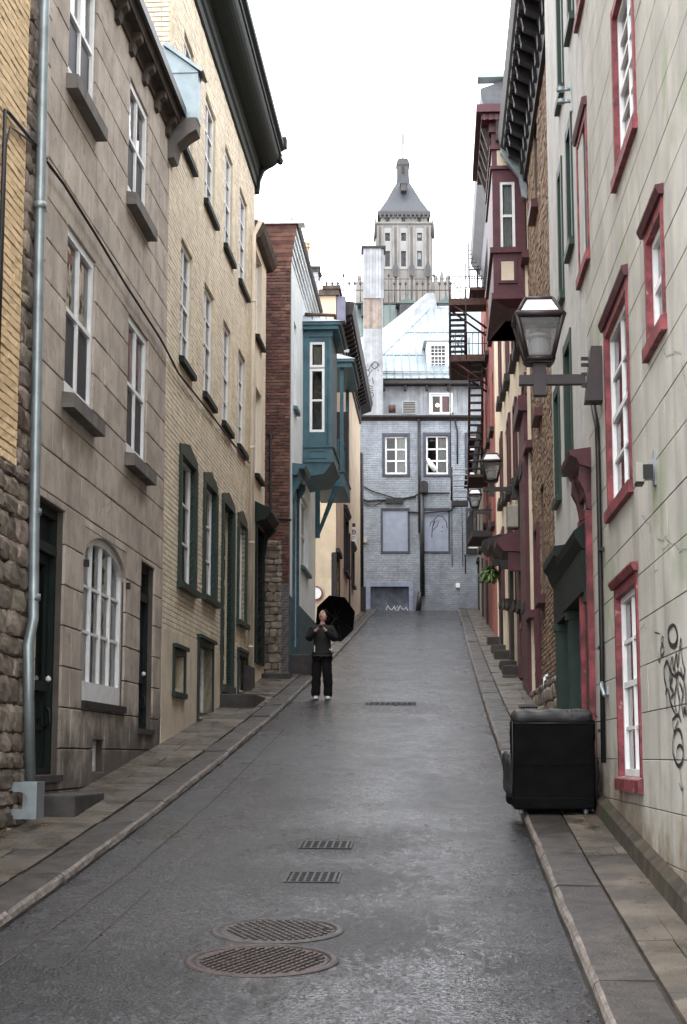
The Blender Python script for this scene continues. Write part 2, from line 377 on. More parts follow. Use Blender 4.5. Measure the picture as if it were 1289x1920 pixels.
def sub(rects, hole, gap=0.0):
    h0, h1, k0, k1 = hole; out = []
    for (a, b, c, d) in rects:
        if a >= h1 or b <= h0 or c >= k1 or d <= k0: out.append((a, b, c, d)); continue
        if a < h0: out.append((a, h0, c, d))
        if b > h1: out.append((h1, b, c, d))
        m0, m1 = max(a, h0), min(b, h1)
        if c < k0: out.append((m0, m1, c, k0))
        if d > k1: out.append((m0, m1, k1, d))
    return out
def courses(u0, u1, z0, z1, h, wd, jit=0.0, rr=None, hj=0.0):
    rr = rr or R; out = []; z = z0; i = 0
    while z < z1 - .01:
        hh = h * (1 + rr.uniform(-hj, hj)); zt = min(z + hh, z1)
        if z1 - zt < h * .3: zt = z1
        u = u0 - (wd * .5 if i % 2 else 0) - (rr.uniform(0, wd * .4) if jit else 0)
        while u < u1:
            ww = wd * (1 + rr.uniform(-jit, jit)); a, b = max(u, u0), min(u + ww, u1)
            if b - a > .02: out.append((a, b, z, zt))
            u += ww
        z = zt; i += 1
    return out
_pc = {}
def piece_mesh(w_, h_, dep, c, m, sgn, var, q=.01):
    key = (round(w_ / q), round(h_ / q), round(dep, 3), c, m.name, sgn, var)
    if key in _pc: return _pc[key]
    rr = random.Random(hash(key[:4]) + var)
    mb = MB(Frame(0, 0, 0, sgn)); mb.brick(-w_ / 2, w_ / 2, 0, dep, -h_ / 2, h_ / 2, c)
    if var:
        V = [list(v) for v in mb.v]
        for v in V[8:]:
            v[0] += rr.uniform(-c, c) * .5; v[2] += rr.uniform(-c, c) * .5; v[1] += sgn * rr.uniform(-1, .3) * dep * .12
        mb.v = [tuple(v) for v in V]
    me = bpy.data.meshes.new('piece'); me.from_pydata(mb.v, [], mb.f); me.materials.append(m); me.update(); _pc[key] = me; return me
def pieces(T, parent, name, F, rects, holes, m, n0, n1, gap=.008, c=.006, limit=300, inview=None, jn=.004, seed=1):
    rr = random.Random(seed)
    for h in holes: rects = sub(rects, h)
    rects = [r for r in rects if r[1] - r[0] > .03 and r[3] - r[2] > .02]
    if inview:
        vis = [r for r in rects if inview(r)]; rest = [r for r in rects if not inview(r)]
    else: vis, rest = rects, []
    vis.sort(key=lambda r: (F.w(r[0], 0, 0)[1]))
    ind, rest = vis[:limit], vis[limit:] + rest
    g = gap / 2
    for (a, b, c_, d) in ind:
        dn = rr.uniform(-jn, jn)
        me = piece_mesh(b - a - gap, d - c_ - gap, n1 - n0, c, m, F.sgn, rr.randint(1, 3))
        T.place(name, me, F, (a + b) / 2, n0 + dn, (c_ + d) / 2, parent)
    if rest:
        mb = MB(F)
        for (a, b, c_, d) in rest:
            dn = rr.uniform(-jn, jn); mb.brick(a + g, b - g, n0, n1 + dn, c_ + g, d - g, c)
        T.part(name, mb, m, parent, kind='stuff')
def onscreen(F, top=0):
    def t(r):
        for u in (r[0], r[1]):
            for z in (r[2], r[3]):
                X, Y, Z = F.w(u, 0, z)
                if Y <= 1: continue
                zc = Y * cp + Z * sp; yy = 960 - FPX * (-Y * sp + Z * cp) / zc; xx = 644.5 + FPX * X / zc
                if -20 < xx < 1309 and -20 < yy < 1940: return True
        return False
    return t
_st = {}
def stone_mesh(k, m):
    if (k, m.name) in _st: return _st[(k, m.name)]
    rr = random.Random(k * 13 + 5); bm = bmesh.new(); bmesh.ops.create_cube(bm, size=1)
    bmesh.ops.subdivide_edges(bm, edges=bm.edges, cuts=2, use_grid_fill=True)
    for v in bm.verts:
        p = v.co.copy(); l = p.length
        v.co = p * (1 - .26 * max(0, (l - .5) / .37)); v.co += Vector([rr.uniform(-.06, .06) for _ in range(3)])
    me = bpy.data.meshes.new('stone'); bm.to_mesh(me); bm.free(); me.materials.append(m)
    _st[(k, m.name)] = me; return me
def rubble(T, parent, F, u0, u1, z0, z1, h, wd, n=0.0, m=None, seed=3, dep=.16, holes=()):
    rr = random.Random(seed); rects = courses(u0, u1, z0, z1, h, wd, .45, rr, .35)
    for hh in holes: rects = sub(rects, hh)
    for i, (a, b, c, d) in enumerate(rects[:300]):
        T.place('stone', stone_mesh(rr.randint(0, 5), m or RUB), F, (a + b) / 2, n + rr.uniform(-.02, .02), (c + d) / 2, parent,
                ((b - a) * 1.04, dep, (d - c) * 1.04))

def shell(F, u0, u1, zb, zt, holes, thick=.35, n=0.0, depth=5.0, open_top=False):
    """hollow building body: front with openings and reveals, sides, back, top"""
    mb = MB(F); us = sorted({u0, u1, *[h[0] for h in holes], *[h[1] for h in holes]}); zs = sorted({zb, zt, *[h[2] for h in holes], *[h[3] for h in holes]})
    us = [u for u in us if u0 <= u <= u1]; zs = [z for z in zs if zb <= z <= zt]
    for i in range(len(us) - 1):
        for j in range(len(zs) - 1):
            cu, cz = (us[i] + us[i + 1]) / 2, (zs[j] + zs[j + 1]) / 2
            if any(h[0] < cu < h[1] and h[2] < cz < h[3] for h in holes): continue
            mb.add([(us[i], n, zs[j]), (us[i + 1], n, zs[j]), (us[i + 1], n, zs[j + 1]), (us[i], n, zs[j + 1])], [(3, 2, 1, 0)])
    for (a, b, c, d) in holes:
        t = n - thick
        mb.add([(a, n, c), (b, n, c), (b, n, d), (a, n, d), (a, t, c), (b, t, c), (b, t, d), (a, t, d)],
               [(0, 1, 5, 4), (1, 2, 6, 5), (2, 3, 7, 6), (3, 0, 4, 7)])
    D = n - depth
    mb.add([(u0, n, zb), (u1, n, zb), (u1, D, zb), (u0, D, zb), (u0, n, zt), (u1, n, zt), (u1, D, zt), (u0, D, zt)],
           [(0, 4, 7, 3), (1, 2, 6, 5), (2, 3, 7, 6), (4, 5, 6, 7), (0, 3, 2, 1)])
    return mb

def window(T, F, r, n=0.0, rec=.12, fm=None, fw=.06, cols=2, rows=(1, 1), sill=None, casing=None, curtain=None, mull=.03,
           parent=None, sillm=None, label=None, hood=None, fdep=.06, panes=True, bottom=None, name='window'):
    """r = opening (u0,u1,z0,z1). rows = lights high in lower sash, upper sash. cols = lights wide."""
    u0, u1, z0, z1 = r; fm = fm or WHT; a = n - rec; mb = MB(F)
    mb.frame(u0, u1, z0, z1, a - fdep, a, fw, wb=bottom or fw)
    zb = z0 + (bottom or fw); zt = z1 - fw; iu0, iu1 = u0 + fw, u1 - fw
    spans = [(zb, zt, rows[0])]
    if len(rows) == 2:
        zm = (zb + zt) / 2; mb.box(iu0, iu1, a - fdep * .9, a - .004, zm - .025, zm + .025); spans = [(zb, zm - .025, rows[0]), (zm + .025, zt, rows[1])]
    lights = []
    for (c, d, rw) in spans:
        for k in range(1, rw):
            z = c + (d - c) * k / rw; mb.box(iu0, iu1, a - fdep * .7, a - .012, z - mull / 2, z + mull / 2)
        for i in range(cols):
            ua = iu0 + (iu1 - iu0) * i / cols; ub = iu0 + (iu1 - iu0) * (i + 1) / cols
            for k in range(rw):
                lights.append((ua + (mull / 2 if i else 0), ub - (mull / 2 if i < cols - 1 else 0), c + (d - c) * k / rw + (mull / 2 if k else 0), c + (d - c) * (k + 1) / rw - (mull / 2 if k < rw - 1 else 0)))
        for i in range(1, cols):
            u = iu0 + (iu1 - iu0) * i / cols; mb.box(u - mull / 2, u + mull / 2, a - fdep * .75, a - .008, c, d)
    wobj = T.part('frame' if parent else name, mb, fm, parent, label); P = parent or wobj
    g = a - fdep * .6
    if panes and not parent:
        for (ua, ub, c, d) in lights:
            pb = MB(F); pb.add([(ua, g, c), (ub, g, c), (ub, g, d), (ua, g, d)], [(3, 2, 1, 0)]); T.part('pane', pb, GLASS, P)
    else:
        pb = MB(F)
        for (ua, ub, c, d) in lights: pb.add([(ua, g, c), (ub, g, c), (ub, g, d), (ua, g, d)], [(3, 2, 1, 0)])
        T.part('pane', pb, GLASS, P)
    if curtain:
        cm, f0, f1, zc = curtain      # material, fraction of width from..to, bottom fraction
        cb = MB(F); K = 14; V = []; Fc = []
        for i in range(K + 1):
            uu = iu0 + (iu1 - iu0) * (f0 + (f1 - f0) * i / K); nn = a - fdep - .05 - .02 * math.sin(i * 2.3)
            V += [(uu, nn, zb + (zt - zb) * zc), (uu, nn, zt)]
            if i: Fc.append((2 * i - 2, 2 * i, 2 * i + 1, 2 * i - 1))
        cb.add(V, Fc); T.part('curtain', cb, cm, P)
    if casing:
        cm, cw, cn = casing; cb = MB(F); e = .003
        cb.box(u0 - cw, u0 + .01, n - rec, n + cn, z0, z1 + cw); cb.box(u1 - .01, u1 + cw, n - rec, n + cn, z0, z1 + cw)
        cb.box(u0 + .01, u1 - .01, n - rec, n + cn - e, z1 - .01, z1 + cw); T.part('casing', cb, cm, P)
    if hood:
        hm, ho, hh, hn = hood; hb = MB(F); cw = casing[1] if casing else 0
        zt_ = z1 + cw + .003; hb.prof([(n - .02, zt_), (n + hn * .6, zt_), (n + hn, zt_ + hh * .6), (n + hn, zt_ + hh * .8), (n - .02, zt_ + hh)], u0 - cw - ho, u1 + cw + ho); T.part('hood', hb, hm, P)
    if sill:
        so_, sh, sn = sill; sb = MB(F); sb.prof([(n - rec, z0 - sh), (n + sn, z0 - sh), (n + sn, z0 - .02), (n - rec, z0 + .004)], u0 - so_, u1 + so_)
        T.part('sill', sb, sillm or SIL, P)
    return wobj
def op(F, xa, xb, xr, yt, yb, n=0.0):
    """opening from picture coordinates of its two upright edges and of its top and bottom at xr"""
    ym = (yt + yb) / 2; a = F.px(xa, ym, n)[0]; b = F.px(xb, ym, n)[0]
    return (min(a, b), max(a, b), F.px(xr, yb, n)[1], F.px(xr, yt, n)[1])

# ------------------------------------------------------------------ street ground
YE = 71.5
def zr(Y):
    if Y < 4: return zr(4) + (Y - 4) * .07
    Y = min(Y, YE); return -1.912 + .0629 * Y + .00126 * Y * Y - 7.34e-6 * Y ** 3
def xc(Y): return -1.028 + .0598 * Y
SEC = [(-40 + 4 * i) for i in range(11)] + [4 + i * .75 for i in range(90)] + [71.5, 74, 90, 140, 400, 1200]
SEC = sorted(set(SEC))
def strip(ts, Ys, dz=0.0, thick=None):
    mb = MB(); V = []; Fc = []; k = len(ts)
    for Y in Ys:
        for t in ts: V.append((xc(min(Y, 75)) + t, Y, zr(Y) + dz))
    for i in range(len(Ys) - 1):
        for j in range(k - 1): Fc.append((i * k + j, i * k + j + 1, (i + 1) * k + j + 1, (i + 1) * k + j))
    return mb.add(V, Fc, 0, True)
struct('ground', strip([-600, -60, -12, -4, 4, 12, 60, 600], SEC, -.06), SLJ)
RY = [y for y in SEC if -13 < y <= 71.5] + [73.2]
struct('road', strip([-1.84, -1.2, -.6, 0, .6, 1.2, 1.84], RY, 0), ROAD)
WL = wallframe(-3.875, .0585, -1)          # left street line
WR = wallframe(1.645, .052, 1)             # near right house
WR2 = wallframe(1.82, .0576, 1)            # right houses farther up
KH = {-1: .075, 1: .12}
def wallX(side, Y):
    if side < 0: return -3.875 + .0585 * Y + (.45 if Y > 36.9 else 0) + (.13 if Y > 52 else 0)
    return 1.645 + .052 * Y if Y < 22 else 1.82 + .0576 * Y
def slabs(side):
    nm = 'left' if side < 0 else 'right'
    kr = struct('kerb_' + nm, strip([side * 1.8, side * 2.1] if side > 0 else [-2.1, -1.8], RY, .02), SLJ)
    pv_ = MB(); V = []; Fc = []
    for i, Y in enumerate(RY):
        a = xc(Y) + side * 2.08; b = wallX(side, Y) + side * .3
        V += [(min(a, b), Y, zr(Y) + .085), (max(a, b), Y, zr(Y) + KH[side] - .045)]
        if i: Fc.append((2 * i - 2, 2 * i - 1, 2 * i + 1, 2 * i))
    pv_.add(V, Fc); pv = struct('pavement_' + nm, pv_, SLJ)
    rr = random.Random(5 + side)
    Y = 5.0; far = MB()
    while Y < 71.3:
        ln = rr.uniform(.95, 1.6) * (1 if Y < 40 else 1.4); Y1 = min(Y + ln, 71.4); g = .012
        mb = MB(); dz = KH[side] + rr.uniform(-.008, .008); w_ = .33 + rr.uniform(-.01, .01)
        def pt(t, y, d): return (xc(y) + side * t, y, zr(y) + d)
        o, c = 1.80, .035
        prof = [(o, -.05), (o, dz - .05), (o + .012, dz - .018), (o + c, dz), (o + w_, dz - .004), (o + w_, -.05)]
        V = []; ns = 4
        for k in range(ns + 1):
            y = Y + g / 2 + (Y1 - Y - g) * k / ns
            for j, (t, d) in enumerate(prof): V.append(pt(t + (rr.uniform(-.006, .006) if j in (1, 2, 3) else 0), y, d + (rr.uniform(-.004, .004) if j in (2, 3) else 0)))
        m = len(prof); k0 = 0
        for k in range(ns):
            for j in range(m - 1):
                q = (k * m + j, k * m + j + 1, (k + 1) * m + j + 1, (k + 1) * m + j)
                mb.add([], []); mb.f.append(list(q if side < 0 else reversed(q))); mb.mi.append(1 if j in (1, 2) else 0); mb.sm.append(False)
        mb.v = V
        for e in (range(m), range(ns * m, ns * m + m)): mb.f.append(list(e)); mb.mi.append(0); mb.sm.append(False)
        ob = mesh_obj('kerbstone', mb.v, mb.f, [KERB, KEDGE], mb.mi); ob.parent = kr
        Y = Y1
    # slabs: one or two across, broken joints
    Y = 5.0; n = 0; rest = MB()
    while Y < 71.2:
        ln = rr.choice([.42, .6, .75, .9]) * (1 if Y < 30 else 1.8); Y1 = min(Y + ln, 71.3)
        split = rr.random() < .62; sp_ = rr.uniform(.4, .62)
        for (f0, f1) in ([(0, sp_), (sp_, 1)] if split else [(0, 1)]):
            def q(f, y, d):
                a = xc(y) + side * 2.155; b = wallX(side, y) + side * .02
                return (a + (b - a) * f, y, zr(y) + d + .012 * f)
            g = .006; dz = KH[side] - .002 + rr.uniform(-.005, .005); gf = .006
            ya, yb = Y + g, Y1 - g
            a, b, c, d = (f0 + gf, ya), (f1 - gf, ya), (f1 - gf, yb), (f0 + gf, yb)
            if side < 0: a, b, c, d = b, a, d, c
            mbx = MB() if n < 290 else rest
            mbx.hexa([q(*a, .02), q(*b, .02), q(*c, .02), q(*d, .02)], [q(*a, dz), q(*b, dz), q(*c, dz), q(*d, dz)])
            if mbx is not rest:
                ob = mesh_obj('paving_slab', mbx.v, mbx.f, SLAB); ob.parent = pv; n += 1
        Y = Y1
    if rest.v:
        ob = mesh_obj('paving_slab', rest.v, rest.f, SLAB); ob.parent = pv; ob['kind'] = 'stuff'
slabs(-1); slabs(1)
# tar seams in the asphalt
def seam(pts, w_):
    mb = MB(); P = []
    for i in range(len(pts) - 1):
        for k in range(8):
            f = k / 8; P.append((pts[i][0] + (pts[i + 1][0] - pts[i][0]) * f + R.uniform(-.008, .008), pts[i][1] + (pts[i + 1][1] - pts[i][1]) * f))
    V = []; Fc = []
    for i, (t, Y) in enumerate(P):
        V += [(xc(Y) + t - w_ / 2, Y, zr(Y) + .004), (xc(Y) + t + w_ / 2, Y, zr(Y) + .004)]
        if i: Fc.append((2 * i - 2, 2 * i - 1, 2 * i + 1, 2 * i))
    return mb.add(V, Fc)
for k, (pts, w_) in enumerate([([(-1.55, 9), (-1.42, 13), (-1.4, 17), (-1.45, 27)], .014), ([(-1.15, 9.6), (-1.12, 12.6)], .012)]):
    o = struct('asphalt_seam', seam(pts, w_), SLJ)

def at_ground(x, y):
    r = ray(x, y); Y = 5.0
    while Y < 75:
        if r[2] / r[1] * Y <= zr(Y): break
        Y += .005
    return r[0] / r[1] * Y, Y
def tilt_frame(X, Y):
    """matrix of the sloping road at a point"""
    s = (zr(Y + .3) - zr(Y - .3)) / .6; yv = Vector((.0598, 1, s)).normalized(); xv = Vector((1, -.0598, 0)).normalized(); zv = xv.cross(yv).normalized()
    return Matrix((( xv.x, yv.x, zv.x, X), (xv.y, yv.y, zv.y, Y), (xv.z, yv.z, zv.z, zr(Y)), (0, 0, 0, 1)))
def manhole(x, y, rad, m, ang, label):
    X, Y = at_ground(x, y); M_ = tilt_frame(X, Y)
    T = bpy.data.objects.new('manhole_cover', None); COL.objects.link(T); T.matrix_world = M_
    T['label'] = label; T['category'] = 'manhole cover'; T['group'] = 'round manhole covers'
    def put(name, mb, mm, par=None):
        o = mesh_obj(name, mb.v, mb.f, mm, mb.mi, mb.sm); o.parent = par or T; return o
    ring = MB(); ring.lathe(0, 0, [(rad, -.03), (rad, .004), (rad - .015, .009), (rad - .045, .009), (rad - .055, .003), (rad - .055, -.03)], 48); ro = put('rim', ring, m)
    lid = MB(); lid.lathe(0, 0, [(rad - .062, -.03), (rad - .062, .002), (rad - .07, .004), (0.001, .004)], 48); lo = put('lid', lid, m)
    st = MB(); ca, sa = math.cos(ang), math.sin(ang); r0 = rad - .09
    i = -r0
    while i < r0:
        h = math.sqrt(max(0, r0 * r0 - i * i)); j = -h
        while j < h - .03:
            for (uu, vv, a, b) in ((i, j, .010, .034),):
                V = []
                for z in (.003, .012):
                    for (p, q) in ((uu, vv), (uu + .022, vv), (uu + .022, vv + .036), (uu, vv + .036)): V.append((p * ca - q * sa, p * sa + q * ca, z))
                st.add(V, [(0, 3, 2, 1), (4, 5, 6, 7), (0, 1, 5, 4), (1, 2, 6, 5), (2, 3, 7, 6), (3, 0, 4, 7)])
            j += .052
        st.add([(i * ca + .024 * ca + h * sa, i * sa + .024 * sa - h * ca, .008), (i * ca + .034 * ca + h * sa, i * sa + .034 * sa - h * ca, .008), (i * ca + .034 * ca - h * sa, i * sa + .034 * sa + h * ca, .019), (i * ca + .024 * ca - h * sa, i * sa + .024 * sa + h * ca, .019)], [(0, 1, 2, 3)]) if False else None
        i += .046
    o = put('tread_stud', st, m, lo); o['kind'] = 'stuff'
    kh = MB(); kh.box(rad - .14, rad - .10, -.02, .02, .004, .013); put('key_hole', kh, PITM, lo)
manhole(520, 1745, .43, MANH2, .5, 'grey-brown round iron manhole cover, the farther of the two lying close together in the road')
manhole(491, 1801, .455, MANH, -.45, 'rusty reddish round manhole cover nearest the camera in the wet road')
def grate(x, y, sx, sy, label, bars=7, skew=0):
    X, Y = at_ground(x, y); M_ = tilt_frame(X, Y)
    T = bpy.data.objects.new('drain_grate', None); COL.objects.link(T); T.matrix_world = M_
    T['label'] = label; T['category'] = 'drain grate'; T['group'] = 'drain grates in the road'
    def put(name, mb, mm, kind=None):
        o = mesh_obj(name, mb.v, mb.f, mm); o.parent = T
        if kind: o['kind'] = kind
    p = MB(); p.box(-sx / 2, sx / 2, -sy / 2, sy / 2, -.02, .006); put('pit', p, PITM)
    f = MB(); t = .016; f.box(-sx / 2, sx / 2, -sy / 2, -sy / 2 + t, -.02, .010); f.box(-sx / 2, sx / 2, sy / 2 - t, sy / 2, -.02, .010)
    f.box(-sx / 2, -sx / 2 + t, -sy / 2 + t, sy / 2 - t, -.02, .010); f.box(sx / 2 - t, sx / 2, -sy / 2 + t, sy / 2 - t, -.02, .010); put('frame', f, MANH2)
    for i in range(bars):
        b = MB(); u = -sx / 2 + t + (sx - 2 * t) * (i + .5) / bars; b.box(u - .009, u + .009, -sy / 2 + t, sy / 2 - t, -.01, .009); put('bar', b, IRON)
    c = MB()
    for k in range(1, 4): y_ = -sy / 2 + sy * k / 4; c.box(-sx / 2 + t, sx / 2 - t, y_ - .006, y_ + .006, -.012, .009)
    put('cross_bar', c, IRON)
grate(588, 1646, .42, .46, 'rectangular drain grate directly beyond the two round manhole covers')
grate(612, 1585, .46, .42, 'rectangular drain grate in the middle of the road, second one up from the manhole covers')
grate(733, 1320, .95, .55, 'worn drain grate farther up the road, to the right of the person', 9)

# ------------------------------------------------------------------ LEFT SIDE
def gz(F, u, n=0): return zr(F.w(u, n, 0)[1]) + (.075 if F.w(u, 0, 0)[0] < 0 else .12)
# ---- rough stone and orange brick house at the left edge
F = WL; uE = F.px(66, 900)[0]; uB = F.px(36, 500)[0]; zb_ = F.px(20, 872)[1]
T = Thing('brick_house', 'orange brick house on a rough stone base at the left edge of the picture', 'house', F, uE, 0, gz(F, uE))
wall = T.part('wall', shell(F, 9, uE, -2.6, 12, [], n=-.03), RUBM)
rects = courses(9.2, uB, zb_, 7.2, .083, .235); pieces(T, wall, 'brick', F, rects, [], ORB, -.03, .035, .012, .004, inview=onscreen(F))
u2 = F.px(50, 900)[0]
rubble(T, wall, F, uB + .02, uE - .16, zb_ - .1, 7.2, .17, .30, -.015, seed=4, dep=.13)
rubble(T, wall, F, F.px(-150, 1200)[0], uE - .12, -1.1, zb_ - .02, .19, .36, -.01, seed=8, dep=.16)
qb = MB(F)
for i, r in enumerate(courses(uE - .15, uE - .01, -1.2, 8, .5, .3)): qb.brick(*r[:2], -.03, .05, r[2] + .005, r[3] - .005, .01)
T.part('quoin_strip', qb, GST, wall)
cbp = MB(F); a = F.px(8, 205, .06); b = F.px(12, 860, .06)
cbp.tube([(a[0], .07, b[1]), (a[0], .07, a[1]), (a[0] + .12, .07, a[1] + .02), (uE - .2, .08, F.px(62, 262, .06)[1])], .018, 6); cbp.tube([(a[0] + .06, .07, b[1] + .2), (a[0] + .06, .07, a[1] - .3), (a[0] + .2, .07, a[1] - .08), (uE - .3, .07, F.px(52, 240, .06)[1])], .012, 6)
T.part('cable', cbp, IRON)

# ---- grey stone house
F = WL; uA, uZ = uE, F.px(312, 700)[0]
zT = F.px(312, 236)[1]
WN = [op(F, 133, 184, 133, -150, 150), op(F, 243, 279, 243, 138, 367), op(F, 125, 179, 125, 414, 741), op(F, 240, 277, 240, 583, 852)]
w0 = WN[1]; WN[0] = (WN[0][0], WN[0][1], WN[0][2], WN[0][2] + w0[3] - w0[2])
arch = op(F, 157, 235, 157, 1012, 1313); zap = F.px(198, 1012)[1]; zsp = F.px(163, 1050)[1]; arch = (arch[0], arch[1], F.px(157, 1313)[1], zap)
dr1 = (F.px(68, 1200)[0], F.px(118, 1200)[0], F.px(118, 1452)[1], F.px(72, 927)[1])
dr2 = (F.px(263, 1200)[0], F.px(289, 1200)[0], F.px(263, 1366)[1], F.px(267, 1052)[1])
bs1 = op(F, 174, 196, 174, 1388, 1447)
HL = WN + [arch, dr1, dr2, bs1]
print('grey house u', uA, uZ, 'zT', zT, 'wins', [[round(v, 2) for v in h] for h in HL])
T = Thing('stone_house', 'grey-brown sandstone house with white windows and an arched window', 'house', F, (uA + uZ) / 2, 0, gz(F, uZ))
wall = T.part('wall', shell(F, uA, uZ, -2.6, zT + .3, HL, n=-.03), GMO)
rr = random.Random(21); rects = courses(uA + .02, uZ, -1.6, zT, .42, .72, .35, rr)
def stones_arch():
    K = 16; uc = (arch[0] + arch[1]) / 2; hw = (arch[1] - arch[0]) / 2; mb = MB(F)
    for s in (-1, 1):
        pts = [(uc + s * hw, zap), (uc + s * hw, zsp)]
        for k in range(K + 1):
            q = math.pi / 2 * k / K; pts.append((uc + s * hw * math.cos(q), zsp + (zap - zsp) * math.sin(q)))
        mb.plate(pts if s > 0 else pts[::-1], -.33, -.002)
    return mb
pieces(T, wall, 'stone_block', F, rects, HL, GST, -.03, 0.0, .013, .007, inview=onscreen(F), jn=.003)
T.part('arch_spandrel', stones_arch(), GST, wall)
for i, h in enumerate(WN):
    window(T, F, h, rec=.03, fw=.085, cols=2, rows=(1, 1), sill=(.10, .17, .13), mull=.07, curtain=[(CURT, 0, 1, .45), None, (CURT2, .25, 1, .42), (CURT, 0, .45, .5)][i], fdep=.07, bottom=.16)
    sc_ = MB(F); z0, z1 = h[2] + .2, (h[2] + h[3]) / 2 - .03; g = (h[1] - h[0] - .24) / 2
    for k in range(2):
        u = h[0] + .085 + k * (g + .07); s2 = MB(F); s2.box(u, u + g, -.075, -.066, z0 - .03, z1); T.part('insect_screen', s2, SCRN)
# arched window
def arch_window():
    u0, u1, z0, z1 = arch; uc = (u0 + u1) / 2; hw = (u1 - u0) / 2; a0, a1 = -.13, -.05; mb = MB(F); fw = .085
    mb.box(u0, u0 + fw, a0, a1, z0, zsp); mb.box(u1 - fw, u1, a0, a1, z0, zsp); mb.box(u0 + fw, u1 - fw, a0, a1, z0, z0 + .22)
    K = 20
    def ar(q, s): return (uc + (hw - s) * math.cos(q), zsp + (zap - zsp - s) * math.sin(q))
    for k in range(K):
        q0, q1 = math.pi * k / K, math.pi * (k + 1) / K; mb.plate([ar(q0, 0), ar(q1, 0), ar(q1, fw), ar(q0, fw)], a0, a1)
    zt_ = lambda u: zsp + (zap - zsp - fw) * math.sqrt(max(0, 1 - ((u - uc) / (hw - fw)) ** 2))
    iu0, iu1 = u0 + fw, u1 - fw; wv = [.035, .07, .035]
    us = [iu0 + (iu1 - iu0) * k / 4 for k in (1, 2, 3)]
    for k, u in enumerate(us): mb.box(u - .024, u + .024, a0 + .01, a1 - .01, z0 + .22, zt_(u))
    zz = [z0 + .22 + (zap - z0 - .3) * q for q in (.345, .665)]
    for z in zz: mb.box(iu0, iu1, a0 + .015, a1 - .02, z - .016, z + .016)
    wo_ = T.part('arched_window', mb, WHT)
    E = [iu0] + us + [iu1]
    for i in range(4):
        lv = [z0 + .22] + zz + [None]
        for j in range(3):
            a, b = E[i], E[i + 1]; pb = MB(F)
            if j < 2: pts = [(a, lv[j]), (b, lv[j]), (b, lv[j + 1]), (a, lv[j + 1])]
            else: pts = [(a, lv[j]), (b, lv[j])] + [(b + (a - b) * k / 6, zt_(b + (a - b) * k / 6)) for k in range(7)]
            pb.add([(u, a0 + .03, z) for u, z in pts], [tuple(range(len(pts) - 1, -1, -1))]); T.part('pane', pb, GLASS, wo_)
    cb = MB(F); V = []; Fc = []
    for k in range(31):
        u = iu0 + (iu1 - iu0) * k / 30; n = -.19 - .02 * math.sin(k * 1.9); V += [(u, n, z0 + .2), (u, n, z0 + .2 + (zap - z0) * .34)]
        if k: Fc.append((2 * k - 2, 2 * k, 2 * k + 1, 2 * k - 1))
    cb.add(V, Fc); T.part('curtain', cb, CURT, wo_)
    sb = MB(F); sb.box(u0 - .02, u1 + .04, -.1, .035, z0 - .085, z0 - .003); T.part('sill', sb, BLKB, wo_)
    hb = MB(F)
    for (s, z) in ((u0 - .03, zsp - .05), (u1 + .03, zsp - .05)): hb.box(s - .03, s + .03, 0, .05, z - .04, z + .04)
    T.part('hinge', hb, IRON, wo_)
arch_window()
def panel_door(r, label, m, glass=(.42, .9), rec=.14, hs=1, name='door'):
    u0, u1, z0, z1 = r; mb = MB(F); a = -rec
    mb.frame(u0, u1, z0, z1, a - .08, a + .05, .07, wt=.1); ft = z1 - .42
    mb.box(u0 + .07, u1 - .07, a - .06, a + .07, ft - .06, ft + .04)
    mb.box(u0 + .07, u1 - .07, a - .06, a - .01, ft + .04, z1 - .1)
    d = T.part(name, mb, m, label=label); iu0, iu1 = u0 + .075, u1 - .075
    H = ft - .06 - z0; gz0, gz1 = z0 + H * glass[0], z0 + H * glass[1]
    lf = MB(F); lf.frame(iu0, iu1, z0 + .07, ft - .06, a - .06, a, .1); lf.box(iu0 + .1, iu1 - .1, a - .05, a + .035, gz0 - .1, gz0)
    lf.box(iu0 + .1, iu1 - .1, a - .05, a - .02, z0 + .17, gz0 - .1); lf.box(iu0 + .1, iu1 - .1, a - .05, a, z0 + H * .2, z0 + H * .2 + .05)
    lf.frame(iu0 + .17, iu1 - .17, z0 + H * .2 + .12, gz0 - .18, a - .03, a - .002, .03); T.part('leaf', lf, m, d)
    pb = MB(F); pb.add([(iu0 + .1, a - .03, gz0), (iu1 - .1, a - .03, gz0), (iu1 - .1, a - .03, gz1 + .03), (iu0 + .1, a - .03, gz1 + .03)], [(3, 2, 1, 0)]); T.part('pane', pb, GLASS, d)
    cb = MB(F); cb.box(iu0 + .16, iu0 + .34, a - .11, a - .10, gz0, gz1); T.part('curtain', cb, CURT2, d)
    kb = MB(F); uk = iu1 - .05 if hs > 0 else iu0 + .05; kb.lathe(uk, a + .03, [(.005, gz0 + .0), (.028, gz0 + .02), (.028, gz0 + .045), (.005, gz0 + .065)], 8); T.part('knob', kb, WHT, d)
    hb = MB(F); hb.tube([(uk, a, gz0 - .25), (uk, a + .05, gz0 - .28), (uk, a + .06, gz0 - .42), (uk, a, gz0 - .46)], .012, 6); T.part('handle', hb, IRON, d)
    sb = MB(F); sb.box(u0 - .03, u1 + .06, -.3, .03, z0 - .07, z0 - .002); T.part('threshold', sb, CONC, d)
panel_door(dr1, 'dark green panelled door behind the galvanised downpipe', GRN2)
panel_door(dr2, 'narrow dark green door beside the arched window', GRN2)
window(T, F, bs1, rec=.1, fw=.07, cols=2, rows=(1,), mull=.03, curtain=(CURT, 0, 1, 0), panes=True)
